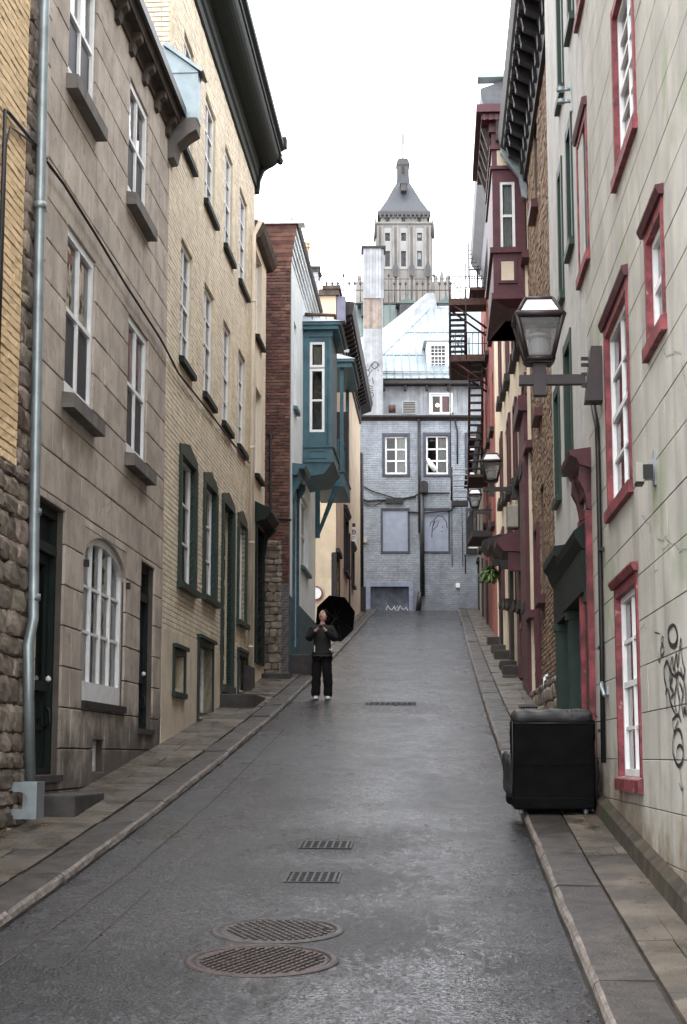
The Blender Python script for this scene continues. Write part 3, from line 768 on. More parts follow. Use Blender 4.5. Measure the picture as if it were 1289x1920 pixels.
# eaves with brackets
en = .17; zo = F.px(331, 190, en)[1]; ez = zT
mb = MB(F); mb.prof([(-.02, ez - .03), (.03, ez - .03), (.04, ez + .08), (.06, ez + .12), (en - .03, ez + .12), (en, ez + .1), (en + .04, ez + .26), (en + .04, ez + .32), (-.02, ez + .32)], uA + .05, uZ - .16)
T.part('eave', mb, SOF)
for k in range(16):
    u = uZ - .35 - k * .92
    if u < uA + .15: break
    b = MB(F); b.prof([(0, ez - .16), (.05, ez - .14), (.08, ez - .02), (en - .02, ez + .03), (en - .01, ez + .118), (0, ez + .118)], u - .09, u + .09); T.part('eave_bracket', b, SOF)
gb = MB(F); gb.prof([(en + .045, ez + .2), (en + .09, ez + .2), (en + .09, ez + .33), (en + .045, ez + .33)], uA, uZ - .16); T.part('gutter', gb, IRON)
rf = MB(F); rf.prof([(en + .08, ez + .335), (en + .08, ez + .36), (-3.2, ez + 3.4), (-3.2, ez + .3)], uA, uZ - .05); T.part('roof', rf, SLATE)
# parapet end: stone corbel and zinc cladding
cb = MB(F); cb.prof([(-.02, ez - .42), (.09, ez - .40), (.13, ez - .2), (.28, ez - .06), (.41, ez + .02), (.41, ez + .2), (-.02, ez + .2)], uZ - .16, uZ + .22); T.part('corbel_stone', cb, SIL)
zk = MB(F); zk.prof([(-.1, ez + .2), (.42, ez + .2), (.42, ez + .92), (.05, ez + 1.22), (-.1, ez + 1.3)], uZ - .12, uZ + .2); zk.prof([(.47, ez + .9), (.50, ez + .92), (-.06, ez + 1.38), (-.1, ez + 1.33)], uZ - .17, uZ + .27)
zk.box(uZ - .135, uZ - .12, .0, .42, ez + .9, ez + .915); zk.prof([(-.1, ez + 1.3), (-.02, ez + 1.25), (-3.3, ez + 4.3), (-3.3, ez + 3.2)], uZ - .1, uZ + .16)
T.part('parapet_flashing', zk, ZINC)
# downpipe with guard
pu = lambda x, y, n: F.px(x, y, n)
dn_ = .12
P = [pu(86, -120, dn_), pu(83, 30, dn_), pu(72, 560, dn_), pu(64, 1010, dn_), pu(63, 1160, dn_), pu(53, 1210, dn_), pu(57, 1475, dn_)]
mb = MB(F); mb.tube([(u, dn_, z) for u, z in P], .05, 12)
for (x, y) in ((75, 385), (66, 960), (64, 1120)):
    u, z = pu(x, y, dn_); mb.tube([(u, dn_, z - .03), (u, dn_, z + .03)], .062, 12)
T.part('downpipe', mb, GALV, label='galvanised downpipe at the left end of the stone house')
# guard box
gF = F; u, z = F.px(46, 1530, .2)
gx0, gz0 = F.px(20, 1535, .3); gx1, gz1 = F.px(70, 1466, .3)
f2 = F.face_u(F.px(45, 1500, .12)[0] - .15, -1)
a0 = f2.px(16, 1500)[0]; a1 = f2.px(68, 1500)[0]; z0 = f2.px(40, 1536)[1]; z1 = f2.px(40, 1466)[1]; zm = (z0 + z1) / 2
T2 = Thing('pipe_guard', 'bent grey steel guard with a round notch at the foot of the galvanised downpipe', 'guard', f2, (a0 + a1) / 2, 0, z0)
mb = MB(f2); K = 10; hr = .075
pts = [(a0, zm - hr), (a0, z0 + .05), (a0 + .05, z0 + .03), (a0 + .05, z0), (a1, z0), (a1, z1), (a0 + .04, z1), (a0 + .02, z1 - .04), (a0, z1 - .05), (a0, zm + hr)]
pts += [(a0 + .10 + hr * math.sin(math.pi * k / K), zm + hr * math.cos(math.pi * k / K)) for k in range(K + 1)]
mb.plate(pts[::-1], -.006, .006); mb.box(a1, a1 + .006, -.28, .006, z0, z1); mb.box(a0 + .06, a1, -.28, -.27, z0, z1)
T2.part('plate', mb, GALV); bo = MB(f2)
for (q, zz) in ((a0 + .03, z1 - .09), (a0 + .03, z0 + .1)): bo.box(q - .012, q + .012, .006, .022, zz - .012, zz + .012)
T2.part('bolt', bo, IRON)
def step_block(u0, u1, n1, dz, label, F=WL, top=None):
    mb = MB(F); zt = top if top is not None else max(gz(F, u0), gz(F, u1)) + dz
    zl = min(gz(F, u0), gz(F, u1)) - .25
    mb.add([(u0, 0, zl), (u1, 0, zl), (u1, n1, zl), (u0, n1, zl), (u0, 0, zt), (u1, 0, zt), (u1, n1, zt), (u0, n1, zt)], [(0, 3, 2, 1), (4, 5, 6, 7), (0, 1, 5, 4), (1, 2, 6, 5), (2, 3, 7, 6), (3, 0, 4, 7)])
    o = single('door_step', mb, CONC, label, 'step', 'concrete door steps on the left pavement')
    bv = o.modifiers.new('b', 'BEVEL'); bv.width = .02; bv.segments = 2
u0 = F.px(72, 1500, .1)[0] + .15
step_block(u0, u0 + 1.35, .42, .05, 'dark concrete step under the near green door beside the steel pipe guard', top=F.px(178, 1487, .42)[1])

# ---- long cable / ledge across both houses
cw = MB(F); cp_ = [(88, 303), (120, 345), (180, 440), (235, 532), (300, 633), (312, 655), (335, 700), (395, 775), (440, 835), (468, 868)]
pp = []
for i, (x, y) in enumerate(cp_):
    u, z = F.px(x, y, .05); pp.append((u, .05, z))
cw.tube(pp, .017, 6)
single('facade_cable', cw, BLKB, 'dark thick cable running along the grey stone and yellow brick fronts between the floors', 'cable')

# ---- yellow brick house
uA, uZ = uZ, F.px(476, 700)[0]; cz = F.px(477, 348)[1]
HA = [op(F, 345, 364, 345, 50, 276), op(F, 385.4, 405, 385.4, 168, 376), op(F, 422, 437, 422, 266, 459), op(F, 449.5, 463.5, 449.5, 346, 525)]
HB = [op(F, 339.5, 361, 339.5, 440, 670), op(F, 383, 401, 383, 524, 736), op(F, 418.5, 433, 418.5, 594, 790), op(F, 447, 460, 447, 650, 833)]
HC = [op(F, 337, 365, 337, 845, 1090), op(F, 382, 404, 382, 898, 1114), op(F, 446, 460, 446, 972, 1161)]
door = op(F, 416, 436, 416, 935, 1283)
HD = [op(F, 325, 344, 325, 1222, 1290), op(F, 371, 397, 371, 1203, 1342), op(F, 446, 464, 446, 1226, 1292)]
zst = F.px(300, 1175)[1]
zall = lambda H: print([[round(v, 2) for v in h] for h in H])
print('yellow', uA, uZ, cz, zst)
for H in (HA, HB, HC, [door], HD): zall(H)
def even(H):
    z0 = sum(h[2] for h in H) / len(H); z1 = sum(h[3] for h in H) / len(H); return [(h[0], h[1], z0, z1) for h in H]
HL = HA + HB + HC + [door] + HD
T = Thing('brick_house', 'long yellow painted brick house with dark green trim on the left', 'house', F, (uA + uZ) / 2, 0, gz(F, uZ))
wall = T.part('wall', shell(F, uA, uZ, -1.5, cz + 1.2, HL, n=-.012, depth=7), YMO)
zs2 = zst + .15
rects = courses(uA, uZ, zst, cz + .3, .0765, .235)
pieces(T, wall, 'brick', F, rects, HL, YEL, -.012, 0.0, .010, .004, inview=onscreen(F), jn=.003)
sb = MB(F); HLs = HL
rs = [(uA, uZ, -1.0, zst)]
for h in HLs: rs = sub(rs, h)
for r in rs: sb.box(r[0], r[1], -.012, .006, r[2], r[3])
T.part('stucco_base', sb, YST, wall)
for i, h in enumerate(HA + HB):
    window(T, F, h, rec=.05, fw=.07, cols=2, rows=(2, 2), sill=(.10, .11, .08), sillm=GRN2, mull=.03, curtain=[None, (CURT, 0, 1, 0), (CURT, 0, 1, .0), (CURT, 0, 1, 0)][i % 4])
def pediment(h, cw=.12, pk=.14):
    u0, u1, z0, z1 = h; uc = (u0 + u1) / 2; mb = MB(F)
    mb.plate([(u0 - cw, z1 - .02), (u1 + cw, z1 - .02), (u1 + cw, z1 + .11), (uc, z1 + .11 + pk), (u0 - cw, z1 + .11)], -.1, .03)
    mb.box(u0 - cw, u0, -.1, .042, z0, z1 - .02); mb.box(u1, u1 + cw, -.1, .042, z0, z1 - .02)
    return mb
for i, h in enumerate(HC):
    wo_ = window(T, F, h, rec=.07, fw=.06, cols=2, rows=(3,), sill=(.17, .11, .10), sillm=GRN, mull=.035, curtain=(CURT, 0, 1, 0))
    T.part('casing', pediment(h), GRN, wo_)
# tall green plank door
d = MB(F); a = -.16; u0, u1, z0, z1 = door; d.box(u0, u1, a - .05, a, z0, z1); dob = T.part('door', d, GRN)
for k in range(6):
    z = z0 + .12 + k * (z1 - z0 - .5) / 6; q = MB(F); q.box(u0 + .1, u1 - .1, a, a + .03, z, z + (z1 - z0 - .5) / 6 - .08); T.part('door_panel', q, GRN, dob)
T.part('casing', pediment(door), GRN, dob)
q = MB(F); q.tube([(u0 + .2, a + .03, z0 + .95), (u0 + .2, a + .1, z0 + .95), (u0 + .2, a + .1, z0 + 1.3), (u0 + .2, a + .03, z0 + 1.3)], .016, 6); T.part('handle', q, GALV, dob)
q = MB(F); q.box(u0 - .1, u1 + .1, -.3, .08, z0 - .14, z0 - .003); T.part('threshold', q, CONC, dob)
for i, h in enumerate(HD):
    wo_ = window(T, F, h, rec=.14, fw=.05, cols=2, rows=(1 if i != 1 else 2,), mull=.03, curtain=(CURT, 0, 1, 0))
    q = MB(F); cw_ = .1; q.box(h[0] - cw_, h[0], -.13, .035, h[2] - .05, h[3] + .06); q.box(h[1], h[1] + cw_, -.13, .035, h[2] - .05, h[3] + .06)
    q.box(h[0], h[1], -.13, .032, h[3] - .02, h[3] + .06); q.box(h[0] - cw_ - .03, h[1] + cw_ + .03, -.1, .08, h[3] + .063, h[3] + .12); q.box(h[0] - cw_ - .02, h[1] + cw_ + .02, -.1, .06, h[2] - .13, h[2] - .052)
    T.part('casing', q, GRN, wo_)
# big green cornice
cn = .56; cp2 = [(-.02, cz), (.05, cz), (.05, cz + .18), (.09, cz + .22), (.09, cz + .36), (.13, cz + .42)]
cp2 += [(.13 + (cn - .16) * math.sin(q), cz + .42 + .30 * (1 - math.cos(q))) for q in [math.pi / 2 * k / 8 for k in range(1, 9)]]
cp2 += [(cn, cz + .73), (cn, cz + .82), (cn + .07, cz + .86), (cn + .07, cz + .97), (cn + .03, cz + 1.0), (cn + .03, cz + 1.08), (-.02, cz + 1.2)]
mb = MB(F); mb.prof(cp2, uA + .25, uZ + .02); T.part('cornice', mb, GRN2)
mb = MB(F); mb.prof([(.0, cz - .12), (.09, cz - .1), (.12, cz + .2), (.2, cz + .4), (cn - .03, cz + .62), (cn + .02, cz + .75), (0, cz + .75)], uZ - .1, uZ + .06)
mb.lathe(uZ - .02, cn - .02, [(.02, cz + .52), (.06, cz + .55), (.07, cz + .62), (.03, cz + .7)], 8); mb.box(uZ - .1, uZ + .1, cn - .1, cn + .12, cz + .9, cz + 1.12); T.part('cornice_bracket', mb, GRN2)
rf = MB(F); rf.prof([(cn, cz + 1.09), (cn, cz + 1.12), (-3, cz + 2.2), (-3, cz + 1.0)], uA, uZ); T.part('roof', rf, SLATE)
# side wall above the neighbour's roof, real bricks
sF = F.face_u(uA - .02, -1); sr = courses(-4.5, -.02, ez + .6, cz + 1.1, .0765, .235)
swb = MB(sF); swb.box(-4.5, .0, -.3, -.0, ez - .3, cz + 1.15); sw = T.part('side_wall', swb, YMO)
bb = [r for r in sr if r[1] > -1.6 and r[3] < 12]; pieces(T, sw, 'brick', sF, bb, [], YEL, .0, .014, .012, .004, limit=280)
# yellow downpipe
mb = MB(F); u = F.px(473, 800, .09)[0]; mb.tube([(u, .09, F.px(473, 1250, .09)[1]), (u, .09, F.px(473, 432, .09)[1]), (u + .1, .12, F.px(474, 424, .09)[1]), (u + .2, .2, F.px(476, 410, .09)[1])], .05, 10)
for y in (560, 840, 1020, 1215): z = F.px(473, y, .09)[1]; mb.tube([(u, .09, z - .025), (u, .09, z + .025)], .062, 10)
T.part('downpipe', mb, YST)
mb = MB(F); u0_, u1_ = F.px(466, 1268, .1)[0], F.px(489, 1268, .1)[0]; mb.box(u - .35, u + .45, 0, .14, gz(F, u) - .2, F.px(473, 1252, .1)[1]); T.part('pipe_plinth', mb, CONC)
for (xa, xb, yt, lab) in ((412, 438, 1294, 'dark concrete step under the tall green door of the yellow house'), (491, 505, 1254, 'dark concrete step below the canopied green door')):
    a = F.px(xa, yt + 15)[0]; b = F.px(xb, yt + 15)[0]; step_block(a, b, .62, 0, lab, F, top=F.px(xa + 10, yt, .3)[1])

# ---- cream house with small gutter
uA, uZ = uZ, uZ + 2.35; zt3 = F.px(476, 430)[1]
HL = [op(F, 480, 491, 480, 466, 628), op(F, 479.5, 490, 479.5, 722, 888)]
door3 = op(F, 479, 492, 479, 985, 1243)
T = Thing('stucco_house', 'narrow cream stucco house between the yellow brick house and the red brick wall', 'house', F, (uA + uZ) / 2, 0, gz(F, uA))
wall = T.part('wall', shell(F, uA, uZ, 0, zt3, HL + [door3], depth=6), YST)
for h in HL: window(T, F, h, rec=.1, fw=.07, cols=2, rows=(2, 2), sill=(.1, .1, .1), sillm=GRN2, curtain=(CURT, 0, 1, 0))
mb = MB(F); u0, u1, z0, z1 = door3; mb.box(u0, u1, -.2, -.14, z0, z1); dob = T.part('door', mb, GRN2)
mb = MB(F); mb.frame(u0 - .12, u1 + .12, z0, z1 + .12, -.1, .05, .12, wb=.01); T.part('casing', mb, GRN2, dob)
zc = F.px(480, 985)[1]; mb = MB(F); mb.prof([(0, zc + .05), (.24, zc + .12), (.34, zc + .26), (.34, zc + .33), (0, zc + .5)], u0 - .2, u1 + .25)
mb.prof([(0, zc - .5), (.06, zc - .45), (.1, zc - .1), (.3, zc + .1), (0, zc + .1)], u1 + .08, u1 + .2); T.part('canopy', mb, GRN2, dob)
mb = MB(F); mb.prof([(0, zt3 - .1), (.12, zt3 - .08), (.20, zt3 + .02), (.24, zt3 + .14), (.22, zt3 + .17), (-.5, zt3 + .5), (-.5, zt3 - .1)], uA, uZ + .3); T.part('gutter', mb, SOF)
rf = MB(F); rf.prof([(.2, zt3 + .19), (.2, zt3 + .22), (-3, zt3 + 1.6), (-3, zt3 + .1)], uA, uZ); T.part('roof', rf, SLATE)
ch = MB(F); z = F.px(480, 415, -1.0)[1]; ch.box(uZ - .3, uZ + .3, -1.6, -.45, z - 1.2, z + .5); ch.box(uZ - .36, uZ + .36, -1.66, -.38, z + .5, z + .62); ch.box(uZ - .42, uZ + .42, -1.72, -.3, z + .62, z + .74); T.part('chimney', ch, CONC)

# ---- blue-white house with red brick gable
A4 = -1.238 - .0585 * 36.9
W4 = wallframe(A4, .0585, -1); F = W4; uA, uZ = 36.9, F.px(592, 1000)[0]
G4 = F.face_u(uA, -1)           # gable plane facing down the street
gl = G4.px(492, 1000)[0]; gt = G4.px(520, 421)[1]; zru = G4.px(510, 1018)[1]; zgb = gz(F, uA) - .4
print('house4', uA, uZ, 'gable', gl, gt, zru)
T = Thing('blue_white_house', 'pale blue stucco house with a red brick gable and a teal bay window', 'house', F, (uA + uZ) / 2, 0, gz(F, uA))
hd = op(F, 549.5, 556, 549.5, 905, 1210); hw1 = op(F, 551.5, 556, 551.5, 600, 762); hw2 = op(F, 565, 578, 565, 925, 1060)
HL = [hd, hw1, hw2]
wall = T.part('wall', shell(F, uA, uZ, 0, gt, HL, depth=6), BWH)
gw = MB(G4); gw.box(-6, 0.002, -.2, 0, 0, gt); gable = T.part('gable', gw, REDM)
rects = courses(gl - .5, 0, zru, gt - .02, .078, .225); rects = [r for r in rects]
# bricks seen best: all rows, only the part beside the neighbour
pieces(T, gable, 'brick', G4, rects, [], REDB, 0, .016, .014, .004, limit=300, jn=.004)
rubble(T, gable, G4, gl - .5, -.16, zgb, zru + .05, .17, .27, .02, seed=12, dep=.12)
q = MB(G4)
for r in courses(-.15, 0, zru - .9, zru, .078, .15): q.brick(r[0], r[1], 0, .03, r[2] + .005, r[3] - .005, .004)
T.part('brick_quoin', q, REDB, gable)
q = MB(G4); q.box(-6.2, .32, -.3, .08, gt, gt + .09); T.part('coping', q, WHT, gable)
q = MB(G4); 
for k in range(9): q.box(-.6, .02 + (8 - k) * .016, .0, .02, gt - .1 - .1 * k + .005, gt - .1 * k - .005)
T.part('corbel_course', q, REDB, gable)
q = MB(G4); bx = G4.px(508, 900, .06); q.tube([(G4.px(500, 812, .06)[0], .05, G4.px(500, 812)[1]), (G4.px(508, 822, .06)[0], .06, G4.px(508, 816)[1]), (bx[0], .06, G4.px(508, 960)[1]), (G4.px(516, 972)[0], .06, G4.px(516, 972)[1]), (.05, .08, G4.px(545, 976)[1])], .03, 8); T.part('vent_pipe', q, IRON, gable)
# siding band under the roof edge
for k in range(5):
    q = MB(F); z = gt - .16 * (k + 1); q.prof([(0, z), (.02 + .028 * (4 - k), z), (.008 + .028 * (4 - k), z + .155), (0, z + .155)], uA, uZ); T.part('cornice_board', q, BWH)
q = MB(F); q.prof([(0, gt), (.17, gt), (.20, gt + .1), (0, gt + .14)], uA - .05, uZ); T.part('roof_edge', q, IRON)
# teal plinth
q = MB(F); zp = F.px(534.6, 1095)[1]
rs = [(uA, uZ, 0, F.px(560, 1135)[1])]
for h in HL: rs = sub(rs, h)
for r in rs: q.box(r[0], r[1], .0, .02, r[2], r[3])
T.part('plinth', q, TEALD)
window(T, F, hw1, rec=.05, fw=.06, cols=1, rows=(1, 1), sill=(.1, .1, .1), sillm=TEAL)
window(T, F, hw2, rec=.08, fw=.07, cols=2, rows=(1, 1), sill=(.12, .1, .1), sillm=TEAL, curtain=(CURT, 0, 1, 0))
u0, u1, z0, z1 = hd; q = MB(F); q.box(u0, u1, -.2, -.14, z0, z1); dob = T.part('door', q, TEALD)
q = MB(F); q.frame(u0 - .14, u1 + .14, z0 - .3, z1 + .14, -.1, .06, .14, wb=.01); T.part('casing', q, TEALD, dob)
q = MB(F); q.prof([(0, z1 + .15), (.12, z1 + .16), (.16, z1 + .3), (.28, z1 + .3), (.32, z1 + .4), (0, z1 + .44)], u0 - .3, u1 + .3); T.part('hood', q, TEAL, dob)
for u in (u0 - .2, u1 + .1):
    q = MB(F); q.prof([(0, z1 - .45), (.05, z1 - .42), (.07, z1 - .2), (.14, z1 - .1), (.2, z1 + .02), (.2, z1 + .15), (0, z1 + .15)], u, u + .12); T.part('hood_bracket', q, TEALD, dob)
q = MB(G4); a = G4.px(541, 1215)[0]; step_block(uA + .1, uA + 1.3, .55, .30, 'dark concrete step behind the person, against the teal plinth', F)
# oriel bay window
uo = F.px(568.5, 740)[0]; OF = F.face_u(uo, -1); OB = F.face_u(uo, -1)
bw = OF.px(621, 740)[0]; bz0, bz1 = OF.px(600, 840)[1], OF.px(600, 622)[1]; bl = 2.4
wop = (OF.px(581, 740)[0], OF.px(609, 740)[0], OF.px(600, 810)[1], OF.px(600, 641)[1])
print('oriel', uo, bw, bz0, bz1, wop)
mb = shell(OF, .0, bw, bz0, bz1, [wop], thick=.1, depth=bl); bay = T.part('bay_window', mb, TEAL, label='teal bay window hanging over the street')
q = MB(OF); q.box(-.01, bw + .05, -bl, .05, bz0 - .32, bz0 - .0); q.box(-.01, bw + .09, -bl, .09, bz0 - .0, bz0 + .06); q.box(-.01, bw + .09, -bl, .09, bz0 - .38, bz0 - .32)
q.frame(.14, bw - .12, bz0 - .27, bz0 - .06, .05, .075, .03)
q.hexa([(0, .02, bz0 - .75), (bw * .75, .02, bz0 - .66), (bw * .75, -bl, bz0 - .66), (0, -bl, bz0 - .75)], [(0, .05, bz0 - .38), (bw + .05, .05, bz0 - .38), (bw + .05, -bl, bz0 - .38), (0, -bl, bz0 - .38)])
T.part('apron', q, TEAL, bay)
q = MB(OF); q.box(0, bw + .04, .0, .04, bz1 - .14, bz1 + .02); q.box(0, bw + .2, -bl, .2, bz1 + .02, bz1 + .12); q.box(0, bw + .26, -bl, .26, bz1 + .12, bz1 + .2)
for u in (.0, bw - .12, wop[0] - .1, wop[1] + .02): q.box(u, u + .08, .0, .025, bz0 + .06, bz1 - .14)
T.part('bay_cornice', q, TEAL, bay)
q = MB(OF); q.hexa([(0, .3, bz1 + .2), (bw + .3, .3, bz1 + .2), (bw + .3, -bl - .1, bz1 + .2), (0, -bl - .1, bz1 + .2)], [(0, .1, bz1 + .42), (bw + .1, .0, bz1 + .26), (bw + .1, -bl, bz1 + .26), (0, -bl, bz1 + .46)]); T.part('bay_roof', q, ROOFB, bay)
q = MB(OF); z = bz1 + .36; q.tube([(.05, .16, z + .06), (bw + .1, .16, z + .02), (bw + .12, -1.2, z)], .045, 6)
for u in (.25, .6): q.tube([(u, .25, z - .12), (u, .14, z + .08)], .012, 5)
T.part('snow_guard', q, SOF, bay)
z0, z1 = wop[2], wop[3]; zm = z1 - (z1 - z0) * .29
for (a, b, rw) in ((z0, zm - .015, (1, 1)), (zm + .015, z1, (1,))):
    window(T, OF, (wop[0], wop[1], a, b), rec=.01, fw=.065, cols=1, rows=rw, parent=bay, curtain=(CURT2, .1, .9, 0) if rw == (1,) else None)
# balcony
ub = uZ - .15; BF = F.face_u(ub, -1); Lb = 3.0
b0, b1 = BF.px(588, 910)[0], BF.px(656, 910)[0]; fz0, fz1 = BF.px(620, 912)[1], BF.px(620, 886)[1]
rz = BF.px(645, 690)[1]; print('balcony', ub, b0, b1, fz0, fz1, rz)
tb = Thing('balcony', 'teal wooden balcony with posts and a metal roof beside the bay window', 'balcony', BF, (b0 + b1) / 2, -1, fz0)
q = MB(BF); q.box(b0, b1 - .15, -Lb, 0, fz0, fz1); q.box(b0, b1 - .12, -Lb, .04, fz1, fz1 + .05); tb.part('floor', q, TEAL)
xs = BF.px(641, 800)[0]
for nn in (-.06, -Lb + .1):
    q = MB(BF); q.box(xs - .05, xs + .05, nn - .05, nn + .05, fz1, rz); tb.part('post', q, TEAL)
q = MB(BF); hr_ = fz1 + .95; q.box(b0 + .35, xs, -.1, -.03, hr_ - .06, hr_); q.box(xs - .035, xs + .035, -Lb + .1, -.06, hr_ - .06, hr_); q.box(xs - .03, xs + .03, -Lb + .1, -.06, fz1 + .1, fz1 + .16); tb.part('handrail', q, TEAL)
for k in range(4): q = MB(BF); u = b0 + .45 + k * .12; q.box(u - .02, u + .02, -.085, -.045, fz1 + .05, hr_ - .06); tb.part('baluster', q, TEAL)
for k in range(22): q = MB(BF); nn = -.2 - k * .125; q.box(xs - .02, xs + .02, nn - .02, nn + .02, fz1 + .16, hr_ - .06); tb.part('baluster', q, TEAL)
q = MB(BF); q.box(b0 + .3, b1 + .08, -Lb - .1, .12, rz, rz + .14); q.box(b0 + .3, b1 + .14, -Lb - .1, .2, rz + .14, rz + .22); tb.part('eave', q, TEAL)
q = MB(BF); q.hexa([(b0 + .3, .22, rz + .22), (b1 + .17, .22, rz + .22), (b1 + .17, -Lb - .1, rz + .22), (b0 + .3, -Lb - .1, rz + .22)], [(b0 + .3, .1, rz + .5), (b1 - .1, .1, rz + .28), (b1 - .1, -Lb, rz + .28), (b0 + .3, -Lb, rz + .5)]); q.box(b0 + .35, b1, .1, .16, rz + .42, rz + .5); tb.part('roof', q, ROOFB)
q = MB(BF); a = BF.px(631, 925); b = BF.px(595, 1003); q.add([], []); q.plate([(b[0] - .04, b[1] - .05), (b[0] + .06, b[1]), (a[0] + .08, fz0), (a[0] - .08, fz0)], -.12, -.02); tb.part('brace', q, TEALD)
q = MB(BF); u = BF.px(592, 950)[0]; q.box(u, u + .12, -.12, .0, BF.px(592, 1008)[1], fz0); tb.part('wall_post', q, TEALD)
q = MB(BF); z = fz1 + 2.0; q.box(b0 + .45, b0 + .9, -1.4, -1.3, fz1, z); tb.part('balcony_door', q, BLKB)
# chimneys on this house
CF = facing(46.5); c0, c1 = CF.px(573, 540)[0], CF.px(597, 540)[0]; z0, z1 = CF.px(585, 640)[1], CF.px(585, 503)[1]
q = MB(CF); q.box(c0, c1, -.9, 0, z0 - 3, z1 - .12); chm = T.part('chimney', q, WHT)
q = MB(CF); q.box(c0 - .04, c1 + .04, -.94, .04, z1 - .12, z1); q.box(c0 - .07, c1 + .07, -.97, .07, z1, z1 + .05); T.part('chimney_cap', q, CONC, chm)
pieces(T, chm, 'brick', CF, courses(c0, c1, z0, z1 - .13, .08, .2), [], BLB, 0, .012, .014, .004, limit=120)
u = CF.px(573, 480, -.4)[0]; zt = CF.px(573, 456, -.4)[1]; q = MB(CF)
q.lathe(u, -.4, [(.15, z1 + .05), (.14, z1 + .2), (.11, z1 + .24), (.11, zt - .18), (.15, zt - .14), (.12, zt - .08), (.14, zt - .04), (.14, zt)], 14); T.part('chimney_pot', q, POT, chm)

# ---- cream corner house beyond the lane
W5 = wallframe(-3.24, .0577, -1); u5 = 52.0; F = W5; G5 = F.face_u(u5, -1); u5e = F.px(676, 1000)[0]
z5 = F.px(690, 668, .5)[1] + .1; z5 = 14.1; 
print('house5', u5e, z5)
T = Thing('cream_house', 'tall cream stucco corner house beyond the narrow lane, with a dark bracketed cornice', 'house', F, (u5 + u5e) / 2, 0, gz(F, u5))
HL = [op(F, 645, 652, 645, 962, 1066), op(F, 630, 636, 630, 1036, 1145), op(F, 659, 663, 659, 1030, 1092)]
wall = T.part('wall', shell(F, u5, u5e, 1, z5 + .9, HL, depth=8), CRM)
for h in (HL[0], HL[2]): window(T, F, h, rec=.1, fw=.07, cols=1, rows=(1, 1), sill=(.1, .12, .12), sillm=BLKB, casing=(BLKB, .1, .05), hood=(BLKB, .08, .2, .14))
q = MB(F); h = HL[1]; q.box(h[0], h[1], -.14, -.1, h[2], h[3]); q.box(h[0] - .1, h[1] + .1, 0, .12, h[3], h[3] + .14); q.frame(h[0] - .08, h[1] + .08, h[2], h[3], -.1, .03, .08, wb=.01); T.part('door', q, BLKB)
q = MB(F); q.prof([(0, z5 - .1), (.06, z5 - .1), (.1, z5 + .3), (.5, z5 + .45), (.56, z5 + .75), (.56, z5 + .85), (0, z5 + .9)], u5 + .6, u5e - .5); T.part('cornice', q, BLKB)
for k in range(22):
    u = u5 + .8 + k * .62
    if u > u5e - .7: break
    q = MB(F); q.prof([(.02, z5 - .05), (.1, z5), (.16, z5 + .2), (.42, z5 + .32), (.44, z5 + .46), (.02, z5 + .46)], u, u + .22); T.part('cornice_bracket', q, BLKB)
gt5 = G5.px(625, 556)[1]
q = MB(G5); q.box(-3.7, .1, -4.1, .1, z5 + .9, z5 + 1.1); q.box(-.45, .15, -1, .14, z5 + 1.1, z5 + 1.22); T.part('roof_coping', q, SOF)
q = MB(G5); q.box(.02, .3, -.5, -.02, z5 + .05, z5 + .88); T.part('lilac_panel', q, LILAC)
q = MB(G5); u = G5.px(654, 1000)[0]
q = MB(F); u = F.px(657, 1000, .05)[0]; q.box(u - .06, u + .06, .0, .06, F.px(657, 1180, .05)[1], F.px(657, 1000, .05)[1]); T.part('corner_strip', q, BLKB)
q = MB(F); u = u5e + .15; q.tube([(u, .05, gz(F, 68) - .3), (u, .05, F.px(677, 855)[1]), (u, -.2, F.px(677, 850)[1])], .09, 8); q.box(u - .15, u + .15, -.05, .22, gz(F, 68), gz(F, 68) + 1.1); T.part('downpipe', q, IRON)
# red-ringed round sign on the lane wall
cx, czz = G5.px(592, 1112, .06); rad = .20
ts = Thing('road_sign', 'round white sign with a red rim on the cream wall above the person', 'sign', G5, cx, .05, czz)
q = MB(G5); K = 24; q.plate([(cx + rad * math.cos(2 * math.pi * k / K), czz + rad * math.sin(2 * math.pi * k / K)) for k in range(K)], .03, .05); ts.part('disc', q, WHT)
q = MB(G5)
for k in range(K):
    a, b = 2 * math.pi * k / K, 2 * math.pi * (k + 1) / K
    q.plate([((cx + r_ * math.cos(t)), (czz + r_ * math.sin(t))) for (r_, t) in ((rad + .03, a), (rad + .03, b), (rad - .01, b), (rad - .01, a))], .03, .06)
ts.part('rim', q, PINK)
# parking sign
SFm = facing(62.0); a0, a1 = SFm.px(657, 1000)[0], SFm.px(669, 1000)[0]; z0, z1 = SFm.px(660, 1021)[1], SFm.px(660, 988)[1]; um, zm = (a0 + a1) / 2, (z0 + z1) / 2
ts = Thing('parking_sign', 'white no-parking sign with a circled P on the corner of the cream house', 'sign', SFm, um, 0, z0)
q = MB(SFm); q.box(a0, a1, -.01, .01, z0, z1); ts.part('plate', q, WHT)
q = MB(SFm); zc_ = z1 - .2; K = 20
for k in range(K):
    a, b = 2 * math.pi * k / K, 2 * math.pi * (k + 1) / K
    q.plate([(um + r_ * math.cos(t), zc_ + r_ * math.sin(t)) for (r_, t) in ((.10, a), (.10, b), (.075, b), (.075, a))], .01, .014)
q.ribbon([(um - .03, zc_ - .06), (um - .03, zc_ + .055)], .022, .016); q.ribbon([(um - .03, zc_ + .05), (um + .02, zc_ + .05), (um + .035, zc_ + .03), (um + .02, zc_ + .005), (um - .03, zc_ + .002)], .02, .0165)
q.ribbon([(um - .06, zc_ + .06), (um + .06, zc_ - .06)], .018, .017); ts.part('lettering', q, BLKB)
